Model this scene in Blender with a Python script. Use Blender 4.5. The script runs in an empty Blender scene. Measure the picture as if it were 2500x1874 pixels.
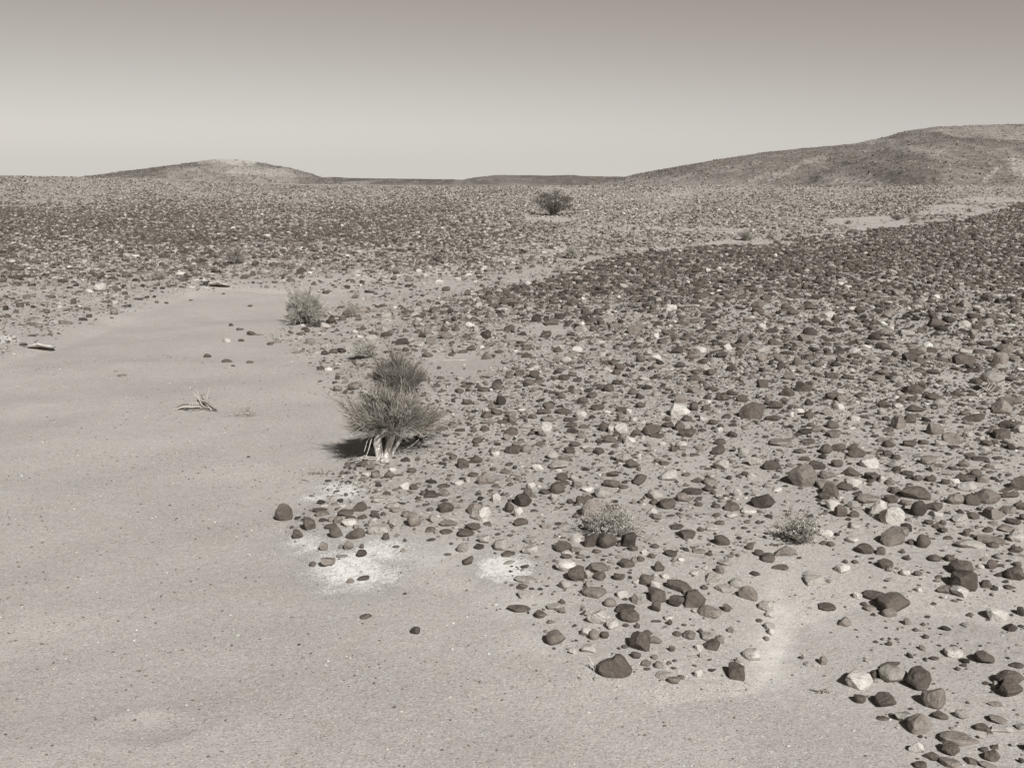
import bpy, math, numpy as np
from mathutils import Vector

rng = np.random.default_rng(20240611)
SC = bpy.context.scene
COL = SC.collection

# ------------------------------------------------------------------ camera model
W, H, F = 2500.0, 1874.0, 2680.0          # photograph size and focal length in its pixels
HOR = 443.0                               # level of the eye in the photograph
CAM = np.array([0.0, 0.0, 2.5])
PITCH = math.atan((H / 2 - HOR) / F)
CP, SP = math.cos(PITCH), math.sin(PITCH)

def ray(px, py):
    rx = (np.asarray(px, float) - W / 2) / F
    ry = -(np.asarray(py, float) - H / 2) / F
    return np.stack([rx, CP + ry * SP, -SP + ry * CP], -1)

def project(P):
    d = P - CAM
    dep = d[..., 1] * CP - d[..., 2] * SP
    up = d[..., 1] * SP + d[..., 2] * CP
    dep = np.where(dep < 0.05, 0.05, dep)
    return W / 2 + F * d[..., 0] / dep, H / 2 - F * up / dep, dep

# ------------------------------------------------------------------ noise and distance helpers
def _hash(ix, iy, seed):
    h = (ix * 374761393 + iy * 668265263 + seed * 974711) & 0xFFFFFFFF
    h = ((h ^ (h >> 13)) * 1274126177) & 0xFFFFFFFF
    return ((h ^ (h >> 16)) & 0xFFFF) / 65535.0

def vnoise(x, y, seed=0):
    xf, yf = np.floor(x), np.floor(y)
    ix, iy = xf.astype(np.int64), yf.astype(np.int64)
    u, v = x - xf, y - yf
    u = u * u * (3 - 2 * u); v = v * v * (3 - 2 * v)
    a, b = _hash(ix, iy, seed), _hash(ix + 1, iy, seed)
    c, d = _hash(ix, iy + 1, seed), _hash(ix + 1, iy + 1, seed)
    return (a * (1 - u) + b * u) * (1 - v) + (c * (1 - u) + d * u) * v - 0.5

def fbm(x, y, seed=0, octv=3):
    s, a = 0, 1.0
    for k in range(octv):
        s = s + a * vnoise(x * 2 ** k, y * 2 ** k, seed + k * 17); a *= 0.5
    return s

def sstep(a, b, x):
    t = np.clip((x - a) / (b - a), 0, 1)
    return t * t * (3 - 2 * t)

def sdist(x, y, poly):
    """distance to a polygon's edge, positive inside"""
    x = np.asarray(x, float); y = np.asarray(y, float)
    best = np.full(x.shape, 1e18); ins = np.zeros(x.shape, bool)
    n = len(poly)
    for i in range(n):
        ax, ay = poly[i]; bx, by = poly[(i + 1) % n]
        ex, ey = bx - ax, by - ay
        t = np.clip(((x - ax) * ex + (y - ay) * ey) / (ex * ex + ey * ey + 1e-12), 0, 1)
        best = np.minimum(best, (x - ax - t * ex) ** 2 + (y - ay - t * ey) ** 2)
        if by != ay:
            ins ^= ((ay > y) != (by > y)) & (x < (bx - ax) * (y - ay) / (by - ay) + ax)
    return np.where(ins, 1, -1) * np.sqrt(best)

def flat(px, py):
    d = ray(px, py); t = -CAM[2] / d[2]
    return (d[0] * t, d[1] * t)

# ------------------------------------------------------------------ terrain
MOUND = [flat(*p) for p in [(2650, 500), (2500, 508), (2340, 545), (2100, 570), (1853, 596), (1582, 620), (1470, 640),
         (1356, 684), (1130, 730), (1000, 770), (900, 830), (840, 900), (860, 1000), (850, 1110), (760, 1190), (690, 1280),
         (760, 1370), (930, 1400), (1120, 1430), (1250, 1520), (1400, 1620), (1600, 1690), (1850, 1660), (1950, 1500),
         (2100, 1460), (2500, 1520), (2900, 1500)]]
LEFT = [flat(*p) for p in [(-500, 1010), (0, 890), (120, 850), (240, 806), (330, 770), (400, 740), (480, 718), (560, 708),
        (700, 712), (800, 716), (900, 690), (1050, 668), (1200, 645), (1350, 628)]] + [(6, 60), (-60, 120), (-120, 120), (-60, 10)]

def height(x, y):
    x = np.asarray(x, float); y = np.asarray(y, float)
    P = np.where(y < 34, 0.0, 0.0)
    t = np.clip((y - 30) / 14, 0, 1)
    P = np.where(y < 44, 0.5 * 14 * t * t * 0.0245, 0.5 * 14 * 0.0245 + (y - 44) * 0.0245)
    crest = 128.0
    P = P - np.where(y > crest - 12, 0.00155 * np.minimum(y - crest + 12, 26) ** 2, 0) * 0.62
    P = np.where(y > crest + 14, np.minimum(P, 2.35) - (y - crest - 14) * 0.02, P)
    P = np.maximum(P, -0.9)
    P = np.where(y > crest + 14, np.maximum(P, -0.9), P)
    side = 1.15 * sstep(20, 62, -x) * sstep(55, 125, y) * (1 - sstep(140, 240, y))
    dm = sdist(x, y, MOUND)
    m = np.where(dm > 0, 0.11 * (1 - np.exp(-np.maximum(dm, 0) / 0.5)) + 0.34 * sstep(0, 13, dm), 0.0)
    dl = sdist(x, y, LEFT)
    l = np.where(dl > 0, 0.14 * (1 - np.exp(-np.maximum(dl, 0) / 0.5)) + 0.12 * sstep(0, 12, dl), 0.0) * (1 - sstep(40, 70, y))
    near = 1 - sstep(60, 160, np.hypot(x, y))
    wob = 0.10 * fbm(x / 4.3, y / 4.3, 3, 3) + 0.030 * fbm(x / 0.9, y / 0.9, 9, 2) + 0.35 * fbm(x / 25, y / 25, 21, 2) * sstep(35, 80, y)
    # shallow scrape in the sand close to the camera
    gx, gy = flat(365, 1760)
    r2 = ((x - gx) / 0.17) ** 2 + ((y - gy) / 0.13) ** 2
    dent = -0.012 * np.exp(-r2) + 0.006 * np.exp(-(np.sqrt(r2) - 1.5) ** 2 * 4)
    return P + side + m + l + wob * (0.55 + 0.45 * near) - 0.04 + dent

def on_ground(px, py, dz=0.0):
    """point of the ground seen at a pixel"""
    d = ray(px, py)
    z = np.zeros(np.shape(px))
    for _ in range(40):
        t = (z + dz - CAM[2]) / d[..., 2]
        t = np.clip(t, 0.5, 400)
        p = CAM + d * t[..., None]
        z = 0.6 * z + 0.4 * height(p[..., 0], p[..., 1])
    t = np.clip((z + dz - CAM[2]) / d[..., 2], 0.5, 400)
    return CAM + d * t[..., None]

def gpt(px, py):
    p = on_ground(np.array([px], float), np.array([py], float))[0]
    p[2] = height(p[0], p[1])
    return p

# ------------------------------------------------------------------ where stones lie
RF = [(2900, 440), (2700, 470), (2500, 492), (2340, 536), (2100, 563), (1853, 590), (1582, 614), (1470, 630), (1356, 672), (1130, 714),
      (1010, 738), (900, 745), (830, 735), (790, 765), (700, 795), (640, 812), (690, 850), (770, 900), (790, 960), (850, 1000),
      (900, 1090), (860, 1125), (800, 1150), (770, 1190), (700, 1265), (715, 1300), (780, 1315), (960, 1290), (1090, 1320), (1190, 1410), (1240, 1490),
      (1290, 1550), (1340, 1620), (1500, 1690), (1640, 1680), (1840, 1680), (1890, 1560), (1960, 1620), (2080, 1640), (2130, 1760), (2210, 1900),
      (2300, 2000), (3000, 2000)]
LP = [(-1500, 380), (4000, 380), (4000, 440), (2700, 474), (2500, 494), (2340, 536), (2100, 562), (1853, 588), (1650, 606), (1480, 626), (1350, 658), (1200, 680),
      (1050, 699), (900, 719), (800, 722), (700, 712), (560, 702), (480, 712), (400, 732), (330, 762), (240, 797), (120, 838), (0, 876),
      (-300, 960), (-1500, 1400)]
SAND_SPOTS = [(1125, 892, 95, 36, .95), (1330, 806, 70, 16, .8), (1960, 1440, 240, 110, .85), (1950, 1590, 170, 90, .9), (1130, 1390, 130, 60, .85),
              (2140, 543, 120, 17, .97), (2330, 512, 110, 13, .93), (2420, 489, 90, 8, .9), (1560, 558, 65, 9, .85), (1350, 536, 60, 7, .85),
              (1740, 562, 110, 6, .8), (2000, 515, 60, 9, .6), (1830, 592, 120, 7, .85), (1560, 606, 90, 5, .6), (1420, 632, 60, 8, .7), (1300, 655, 90, 10, .7), (1380, 1180, 40, 16, .5), (2150, 1320, 90, 40, .6), (1010, 1360, 90, 40, .9),
              (650, 600, 60, 8, .3), (1690, 470, 70, 10, .5), (720, 690, 150, 14, .6)]

def stone_field(px, py):
    """share of full cover, and share of dark stones"""
    soft = np.interp(py, [440, 600, 800, 1100, 1874], [3, 8, 22, 34, 60])
    r = sstep(-0.6, 1.0, sdist(px, py, RF) / soft)
    l = sstep(-0.6, 1.6, sdist(px, py, LP) / soft)
    rr = np.interp(py, [440, 560, 640, 720, 800, 900, 1100, 1250, 1400, 1600, 1874], [1.3, 2.6, 2.8, 2.5, 2.2, 1.55, .92, .66, .42, .26, .30])
    rr = rr * np.where(py < 1000, 1 - .55 * (1 - sstep(900, 1420, px)), 1)
    ll = np.interp(py, [440, 470, 520, 600, 660, 720, 820], [1.5, 1.7, 2.7, 2.9, 1.8, .95, .6])
    ll = ll * np.where(py < 640, 1 - 0.25 * sstep(1000, 1400, px), 1)
    wob = 1 + 0.9 * fbm(px / 90, py / 34, 5, 3)
    strip = .45 * sstep(820, 980, px) * sstep(560, 600, py) * (1 - sstep(735, 765, py))      # the far channel is half full of stones
    rho = np.maximum(np.maximum(r * rr, l * ll), strip) * np.clip(wob, .25, 1.7)
    for cx, cy, a, b, s in SAND_SPOTS:
        q = np.hypot((px - cx) / a, (py - cy) / b) + 0.5 * fbm(px / a * 2, py / b * 2, 41, 2)
        rho = rho * (1 - s * (1 - sstep(0.75, 1.15, q)))
    dark = np.where(r * rr > l * ll, np.interp(py, [500, 640, 760, 900], [.92, .88, .70, .58]) - .22 * (1 - sstep(1000, 1450, px)) * (1 - sstep(850, 950, py)), np.interp(py, [440, 480, 520], [.42, .46, .56]) - .10 * sstep(1150, 1450, px))
    band = sstep(480, 520, py) * (1 - sstep(590, 650, py)) * (1 - sstep(1000, 1350, px))
    dark = dark + np.where(r * rr > l * ll, 0, 0.20 * band)
    return np.clip(rho, 0, 3.0), np.clip(dark + 0.25 * fbm(px / 200, py / 60, 77, 2), .1, .93)

# ------------------------------------------------------------------ materials
def mat(name):
    m = bpy.data.materials.new(name); m.use_nodes = True
    nt = m.node_tree
    b = nt.nodes['Principled BSDF']
    b.inputs['Roughness'].default_value = 0.92
    b.inputs['Specular IOR Level'].default_value = 0.15
    return m, nt, b

class N:
    """short hand for shader nodes"""
    def __init__(s, nt): s.nt = nt
    def n(s, t, **k):
        o = s.nt.nodes.new(t)
        for a, v in k.items(): setattr(o, a, v)
        return o
    def link(s, a, b): s.nt.links.new(a, b)
    def noise(s, vec, scale, detail=3, rough=.55, dist=0):
        o = s.n('ShaderNodeTexNoise'); o.inputs['Scale'].default_value = scale; o.inputs['Detail'].default_value = detail
        o.inputs['Roughness'].default_value = rough; o.inputs['Distortion'].default_value = dist
        if vec is not None: s.link(vec, o.inputs['Vector'])
        return o.outputs['Fac']
    def ramp(s, fac, a, b, va=0., vb=1.):
        o = s.n('ShaderNodeMapRange'); o.clamp = True; o.interpolation_type = 'SMOOTHSTEP'
        o.inputs[1].default_value = a; o.inputs[2].default_value = b; o.inputs[3].default_value = va; o.inputs[4].default_value = vb
        s.link(fac, o.inputs[0]); return o.outputs[0]
    def math(s, op, a, b=None):
        o = s.n('ShaderNodeMath', operation=op)
        for i, v in enumerate((a, b)):
            if v is None: continue
            if isinstance(v, (int, float)): o.inputs[i].default_value = v
            else: s.link(v, o.inputs[i])
        return o.outputs[0]
    def mix(s, fac, a, b, mode='MIX'):
        o = s.n('ShaderNodeMix', data_type='RGBA', blend_type=mode)
        if isinstance(fac, (int, float)): o.inputs['Factor'].default_value = fac
        else: s.link(fac, o.inputs['Factor'])
        for i, v in (('A', a), ('B', b)):
            sock = [q for q in o.inputs if q.name == i and q.type == 'RGBA'][0]
            if isinstance(v, tuple): sock.default_value = v + (1,) if len(v) == 3 else v
            else: s.link(v, sock)
        return [q for q in o.outputs if q.type == 'RGBA'][0]
    def bump(s, h, strength, dist, normal=None):
        o = s.n('ShaderNodeBump'); o.inputs['Strength'].default_value = strength; o.inputs['Distance'].default_value = dist
        s.link(h, o.inputs['Height'])
        if normal is not None: s.link(normal, o.inputs['Normal'])
        return o.outputs[0]
    def grey(s, v, lo=0.):
        o = s.n('ShaderNodeCombineColor')
        for i in range(3): s.link(v, o.inputs[i])
        return o.outputs[0]

SAND = (.535, .502, .472)
def sand_material():
    m, nt, b = mat('desert_sand'); k = N(nt)
    tc = k.n('ShaderNodeTexCoord').outputs['Object']
    at = k.n('ShaderNodeVertexColor', layer_name='cover'); sep = k.n('ShaderNodeSeparateColor'); k.link(at.outputs[0], sep.inputs[0])
    stony, crust, dust = sep.outputs
    big = k.noise(tc, .6, 4); mid = k.noise(tc, 7, 4, .6)
    c = k.mix(k.ramp(big, .35, .65), (.470, .441, .415), SAND)
    c = k.mix(k.ramp(mid, .3, .7, 0, .35), c, (.425, .396, .368))
    warm = k.noise(tc, 1.7, 3)
    c = k.mix(k.ramp(warm, .55, .75, 0, .35), c, (.475, .432, .388))
    # grains, one by one
    vo = k.n('ShaderNodeTexVoronoi'); vo.inputs['Scale'].default_value = 105; k.link(tc, vo.inputs['Vector'])
    sv = k.n('ShaderNodeSeparateColor'); k.link(vo.outputs['Color'], sv.inputs[0])
    c = k.mix(k.ramp(sv.outputs[0], .74, .95, 0, .46), c, (.20, .178, .158))
    c = k.mix(k.ramp(sv.outputs[1], .84, .97, 0, .65), c, (.68, .66, .62))
    vo2 = k.n('ShaderNodeTexVoronoi'); vo2.inputs['Scale'].default_value = 210; k.link(tc, vo2.inputs['Vector'])
    sv2 = k.n('ShaderNodeSeparateColor'); k.link(vo2.outputs['Color'], sv2.inputs[0])
    c = k.mix(k.ramp(sv2.outputs[0], 0, 1, 0, .24), c, (.20, .182, .164))
    c = k.mix(k.ramp(sv2.outputs[1], .8, 1, 0, .4), c, (.66, .64, .60))
    # fine gravel between the stones
    vg = k.n('ShaderNodeTexVoronoi'); vg.inputs['Scale'].default_value = 26; k.link(tc, vg.inputs['Vector'])
    sg = k.n('ShaderNodeSeparateColor'); k.link(vg.outputs['Color'], sg.inputs[0])
    gm = k.math('MULTIPLY', stony, k.ramp(sg.outputs[0], .68, .85, 0, .6))
    c = k.mix(gm, c, k.mix(sg.outputs[1], (.12, .105, .092), (.36, .33, .30)))
    # far stones seen as patches
    f1 = k.noise(tc, .9, 6, .75); f2 = k.noise(tc, .12, 5, .7)
    fm = k.math('MULTIPLY', k.ramp(f1, .46, .62), k.math('MULTIPLY', stony, .8))
    geo = k.n('ShaderNodeNewGeometry'); sx = k.n('ShaderNodeSeparateXYZ'); k.link(geo.outputs['Position'], sx.inputs[0])
    fm = k.math('MULTIPLY', fm, k.ramp(sx.outputs[1], 45, 95))
    c = k.mix(fm, c, (.15, .132, .117))
    # pale dust and white lime crust
    c = k.mix(k.math('MULTIPLY', dust, k.ramp(k.noise(tc, 9, 5), .3, .6, .25, .8)), c, (.66, .635, .60))
    cn = k.noise(tc, 62, 5, .8); cb = k.noise(tc, 5, 4, .7)
    cf = k.math('MULTIPLY', k.ramp(k.math('ADD', k.math('ADD', crust, k.math('MULTIPLY', cn, 2.8)), k.math('MULTIPLY', cb, 1.5)), 2.50, 3.0), k.ramp(crust, .12, .5))
    cf = k.math('MULTIPLY', cf, k.ramp(k.noise(tc, 24, 5, .75), .36, .54, .40, 1.))
    c = k.mix(cf, c, (.86, .84, .805))
    k.link(c, b.inputs['Base Color'])
    h = k.math('ADD', k.math('MULTIPLY', k.noise(tc, 60, 4, .7), .5), k.math('MULTIPLY', sv.outputs[2], .35))
    h = k.math('ADD', h, k.math('MULTIPLY', cf, k.math('MULTIPLY', cn, .9)))
    nrm = k.bump(h, .7, .012)
    nrm = k.bump(k.noise(tc, 11, 4, .6), .30, .022, nrm)
    k.link(nrm, b.inputs['Normal'])
    return m

def stone_material(name, per_object):
    m, nt, b = mat(name); k = N(nt)
    tc = k.n('ShaderNodeTexCoord').outputs['Object']
    if per_object:
        oi = k.n('ShaderNodeObjectInfo'); col = oi.outputs['Color']; rnd = oi.outputs['Random']
        sh = k.n('ShaderNodeVectorMath', operation='ADD'); k.link(tc, sh.inputs[0])
        cx = k.n('ShaderNodeCombineXYZ'); k.link(k.math('MULTIPLY', rnd, 97.), cx.inputs[0]); k.link(k.math('MULTIPLY', rnd, 31.), cx.inputs[1])
        k.link(cx.outputs[0], sh.inputs[1]); vec = sh.outputs[0]
        two = k.math('MULTIPLY', k.ramp(k.math('FRACT', k.math('MULTIPLY', rnd, 7.31)), .35, 1, .1, .8), 1.)
        str_ = k.ramp(k.math('FRACT', k.math('MULTIPLY', rnd, 13.7)), .6, .95, 0., .28)
    else:
        vc = k.n('ShaderNodeVertexColor', layer_name='tone'); col = vc.outputs[0]; vec = tc
        two = k.ramp(vc.outputs[1], 0, 1, .1, .7); str_ = k.ramp(vc.outputs[1], .7, 1, 0, .22)
    n1 = k.noise(vec, 9, 4, .6); n2 = k.noise(vec, 38, 5, .7); n3 = k.noise(vec, 150, 3, .7)
    light = k.mix(1.0, col, (1.32, 1.34, 1.36), 'MULTIPLY')
    dark = k.mix(1.0, col, (.62, .60, .58), 'MULTIPLY')
    c = k.mix(k.math('MULTIPLY', two, k.ramp(n1, .52, .62)), col, light)
    c = k.mix(k.ramp(n2, .48, .66, 0, .75), c, dark)
    c = k.mix(k.ramp(k.noise(vec, 5.5, 4, .65), .52, .66, 0, .55), c, dark)
    c = k.mix(k.ramp(n3, .55, .8, 0, .5), c, light)
    wv = k.n('ShaderNodeTexWave', wave_type='BANDS', bands_direction='Z'); wv.inputs['Scale'].default_value = 14; wv.inputs['Distortion'].default_value = 11
    wv.inputs['Detail'].default_value = 3; wv.inputs['Detail Scale'].default_value = 1.5; k.link(vec, wv.inputs['Vector'])
    c = k.mix(k.math('MULTIPLY', str_, k.ramp(wv.outputs['Fac'], .2, .8)), c, light)
    # blown sand caught low on the sides and in the hollows
    c = k.mix(k.ramp(k.noise(vec, 16, 5, .75), .60, .74, 0, .45), c, (.38, .352, .32))
    k.link(c, b.inputs['Base Color'])
    b.inputs['Roughness'].default_value = .8
    h = k.math('ADD', k.math('MULTIPLY', n1, 1.3), k.math('ADD', k.math('MULTIPLY', n2, .55), k.math('MULTIPLY', n3, .2)))
    k.link(k.bump(h, .9, .026), b.inputs['Normal'])
    return m

def plain_material(name, a, bcol, scale=30, rough=.9, strength=.4):
    m, nt, b = mat(name); k = N(nt)
    tc = k.n('ShaderNodeTexCoord').outputs['Object']
    n1 = k.noise(tc, scale, 4, .65)
    k.link(k.mix(k.ramp(n1, .3, .7), a, bcol), b.inputs['Base Color'])
    k.link(k.bump(n1, strength, .004), b.inputs['Normal'])
    b.inputs['Roughness'].default_value = rough
    return m

def stem_material(name, a, bcol):
    """stems: every stem has its own shade"""
    m, nt, b = mat(name); k = N(nt)
    vc = k.n('ShaderNodeVertexColor', layer_name='tone')
    k.link(k.mix(vc.outputs[0], a, bcol), b.inputs['Base Color'])
    return m

def bark_material():
    m, nt, b = mat('pale_bark'); k = N(nt)
    tc = k.n('ShaderNodeTexCoord').outputs['Object']
    mp = k.n('ShaderNodeMapping'); mp.inputs['Scale'].default_value = (1, 1, .16); k.link(tc, mp.inputs[0])
    n1 = k.noise(mp.outputs[0], 120, 4, .7)
    k.link(k.mix(k.ramp(n1, .35, .62), (.34, .31, .28), (.72, .695, .655)), b.inputs['Base Color'])
    k.link(k.bump(n1, .9, .006), b.inputs['Normal'])
    return m

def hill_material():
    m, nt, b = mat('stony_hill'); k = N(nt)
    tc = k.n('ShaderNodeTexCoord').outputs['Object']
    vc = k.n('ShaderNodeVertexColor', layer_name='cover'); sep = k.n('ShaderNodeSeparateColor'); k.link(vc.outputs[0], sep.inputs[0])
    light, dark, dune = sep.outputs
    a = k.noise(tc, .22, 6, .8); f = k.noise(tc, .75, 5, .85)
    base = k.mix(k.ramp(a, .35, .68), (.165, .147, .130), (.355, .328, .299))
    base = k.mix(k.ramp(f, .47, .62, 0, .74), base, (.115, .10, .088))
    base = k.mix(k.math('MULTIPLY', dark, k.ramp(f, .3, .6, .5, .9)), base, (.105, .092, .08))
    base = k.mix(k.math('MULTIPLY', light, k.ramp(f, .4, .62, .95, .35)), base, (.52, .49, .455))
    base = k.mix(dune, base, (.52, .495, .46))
    k.link(base, b.inputs['Base Color'])
    k.link(k.bump(k.noise(tc, .8, 5, .75), .6, .6), b.inputs['Normal'])
    return m

M_SAND = sand_material()
M_STONE = stone_material('desert_stone', True)
M_SCATTER = stone_material('desert_stone_scatter', False)
M_BARK = bark_material()
M_STEM = stem_material('dry_stems', (.11, .096, .082), (.58, .54, .485))
M_BROOM = stem_material('broom_stems', (.20, .18, .158), (.66, .63, .58))
M_PALE = stem_material('pale_twigs', (.30, .275, .245), (.62, .59, .54))
M_LEAF = stem_material('small_leaves', (.075, .065, .056), (.54, .51, .46))
M_TREE = stem_material('acacia_leaves', (.05, .043, .036), (.135, .12, .10))
M_WOOD = stem_material('weathered_wood', (.085, .075, .066), (.44, .41, .375))
M_HILL = hill_material()
M_CRUST = plain_material('lime_crust', (.43, .40, .37), (.60, .575, .54), 25, .95, .8)

# ------------------------------------------------------------------ mesh helpers
def new_mesh(name, V, Fc, smooth=True, mt=None, tone=None, layer='tone'):
    me = bpy.data.meshes.new(name)
    V = np.ascontiguousarray(V, np.float32); Fc = np.ascontiguousarray(Fc, np.int32)
    nf, s = Fc.shape
    me.vertices.add(len(V)); me.vertices.foreach_set('co', V.ravel())
    me.loops.add(nf * s); me.loops.foreach_set('vertex_index', Fc.ravel())
    me.polygons.add(nf)
    me.polygons.foreach_set('loop_start', np.arange(0, nf * s, s, dtype=np.int32))
    me.polygons.foreach_set('loop_total', np.full(nf, s, np.int32))
    me.polygons.foreach_set('use_smooth', np.full(nf, smooth, bool))
    me.update(calc_edges=True)
    if tone is not None:
        at = me.color_attributes.new(layer, 'FLOAT_COLOR', 'POINT')
        at.data.foreach_set('color', np.ascontiguousarray(tone, np.float32).ravel())
    if mt: me.materials.append(mt)
    return me

def link(name, me, loc=(0, 0, 0), parent=None):
    o = bpy.data.objects.new(name, me); COL.objects.link(o)
    o.location = [float(c) for c in loc]
    if parent: o.parent = parent
    return o

def tag(o, label=None, cat=None, group=None, kind=None):
    if label: o['label'] = label
    if cat: o['category'] = cat
    if group: o['group'] = group
    if kind: o['kind'] = kind
    return o

def thing(name, loc, label, cat, group=None):
    o = bpy.data.objects.new(name, None); COL.objects.link(o)
    o.empty_display_size = .2
    o.location = [float(c) for c in loc]
    return tag(o, label, cat, group)

_ico = {}
def ico(sub):
    if sub in _ico: return _ico[sub]
    t = (1 + 5 ** .5) / 2
    v = [(-1, t, 0), (1, t, 0), (-1, -t, 0), (1, -t, 0), (0, -1, t), (0, 1, t), (0, -1, -t), (0, 1, -t), (t, 0, -1), (t, 0, 1), (-t, 0, -1), (-t, 0, 1)]
    f = [(0, 11, 5), (0, 5, 1), (0, 1, 7), (0, 7, 10), (0, 10, 11), (1, 5, 9), (5, 11, 4), (11, 10, 2), (10, 7, 6), (7, 1, 8),
         (3, 9, 4), (3, 4, 2), (3, 2, 6), (3, 6, 8), (3, 8, 9), (4, 9, 5), (2, 4, 11), (6, 2, 10), (8, 6, 7), (9, 8, 1)]
    v = [np.array(p) / np.linalg.norm(p) for p in v]
    for _ in range(sub):
        mid, nf = {}, []
        def m_(a, b):
            key = (min(a, b), max(a, b))
            if key not in mid:
                p = v[a] + v[b]; v.append(p / np.linalg.norm(p)); mid[key] = len(v) - 1
            return mid[key]
        for a, b, c in f:
            ab, bc, ca = m_(a, b), m_(b, c), m_(c, a)
            nf += [(a, ab, ca), (b, bc, ab), (c, ca, bc), (ab, bc, ca)]
        f = nf
    _ico[sub] = (np.array(v), np.array(f, np.int32))
    return _ico[sub]

def unit(n):
    q = rng.normal(size=(n, 3)); return q / np.linalg.norm(q, axis=1, keepdims=True)

def stone_shape(kind, sub):
    """a stone about the origin filling the box -1..1"""
    v, f = ico(sub); p = v.copy()
    def wave(p, k, amp, fr):
        s = np.zeros(len(p))
        for d in unit(k):
            s += np.sin(p @ d * fr * rng.uniform(.7, 1.4) + rng.uniform(0, 6.28))
        return s * amp / k ** .5
    def cut(p, n, off):
        d = p @ n; ex = np.maximum(d - off, 0)
        return p - np.outer(ex * .93, n)
    def superq(p, n):
        return p / (np.abs(p) ** n).sum(1, keepdims=True) ** (1 / n)
    def turn(p):
        q = unit(1)[0]; a = rng.uniform(0, 6.28)
        K = np.array([[0, -q[2], q[1]], [q[2], 0, -q[0]], [-q[1], q[0], 0]])
        return p @ (np.eye(3) + math.sin(a) * K + (1 - math.cos(a)) * K @ K).T
    def taper(p, t):
        f = 1 + t * p[:, 0] + t * .35 * p[:, 0] ** 2
        return np.stack([p[:, 0], p[:, 1] * f, p[:, 2] * f], -1)
    if kind == 'r':
        p = superq(turn(p), rng.uniform(2.0, 2.9)); p = turn(p)
        p *= (1 + wave(v, 6, .085, 2.2))[:, None]
        for n in unit(6): p = cut(p, n, rng.uniform(.70, .92))
        p = taper(p, rng.uniform(-.2, .2))
    elif kind == 'o':
        p = superq(p, rng.uniform(1.8, 2.7))
        p *= (1 + wave(v, 6, .10, 2.0))[:, None]
        for n in unit(6): p = cut(p, n, rng.uniform(.64, .9))
        p = taper(p, rng.uniform(-.42, .42))
    elif kind == 'f':
        p *= (1 + wave(v, 6, .12, 2.4))[:, None]
        for a in rng.uniform(0, 6.28, 5):
            n = np.array([math.cos(a), math.sin(a), rng.normal() * .25]); p = cut(p, n / np.linalg.norm(n), rng.uniform(.58, .88))
        n = np.array([rng.normal() * .2, rng.normal() * .2, 1.]); p = cut(p, n / np.linalg.norm(n), rng.uniform(.40, .62))
        p = taper(p, rng.uniform(-.45, .45))
    elif kind == 'a':
        p *= (1 + wave(v, 5, .09, 2.2))[:, None]
        for n in unit(13): p = cut(p, n, rng.uniform(.46, .80))
        p = taper(p, rng.uniform(-.3, .3))
    elif kind == 'b':
        p = superq(p, rng.uniform(3.0, 4.6)) * .9
        p *= (1 + wave(v, 6, .07, 2.3))[:, None]
        for ax in range(3):
            for sg in (-1, 1):
                n = np.zeros(3); n[ax] = sg; n += rng.normal(size=3) * .20
                p = cut(p, n / np.linalg.norm(n), rng.uniform(.66, .86))
        for n in unit(6): p = cut(p, n, rng.uniform(.78, 1.0))
        p = taper(p, rng.uniform(-.15, .15))
    elif kind == 'l':
        p *= (1 + wave(v, 5, .09, 1.8))[:, None]
        bend = rng.uniform(-.35, .35)
        p[:, 2] += bend * (p[:, 0] ** 2 - .4)
        for n in unit(7): p = cut(p, n, rng.uniform(.60, .9))
        p = taper(p, rng.uniform(-.35, .35))
    elif kind == 'h':      # one lobe high on the right, a notch, a long low left shoulder
        x = p[:, 0]
        top = np.interp(x, [-1, -.8, -.45, -.22, -.12, .0, .25, .5, .8, 1], [.12, .35, .55, .62, .70, .95, 1., .8, .3, .0])
        r = np.sqrt(np.maximum(1 - x * x, 1e-4))
        zz = p[:, 2] / r
        p[:, 2] = np.where(zz > 0, zz * top, zz * .8 * r)
        for n in ((-.1, -1, .35), (.1, 1, .2)):
            n = np.array(n); p = cut(p, n / np.linalg.norm(n), .55)
    if kind != 'h' and sub > 1:
        for n in unit(9): p = cut(p, n, (p @ n).max() * rng.uniform(.80, .96))
    if kind != 'h':
        p *= (1 + wave(v, 7, .024, 6) + (wave(v, 8, .014, 15) if sub > 2 else 0))[:, None]
    lo, hi = p.min(0), p.max(0)
    return (p - (lo + hi) / 2) / ((hi - lo) / 2), f

TONES = {'k': (.078, .066, .057), 'd': (.130, .111, .096), 'm': (.240, .212, .187), 'g': (.375, .350, .318), 'w': (.53, .50, .465)}

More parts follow.
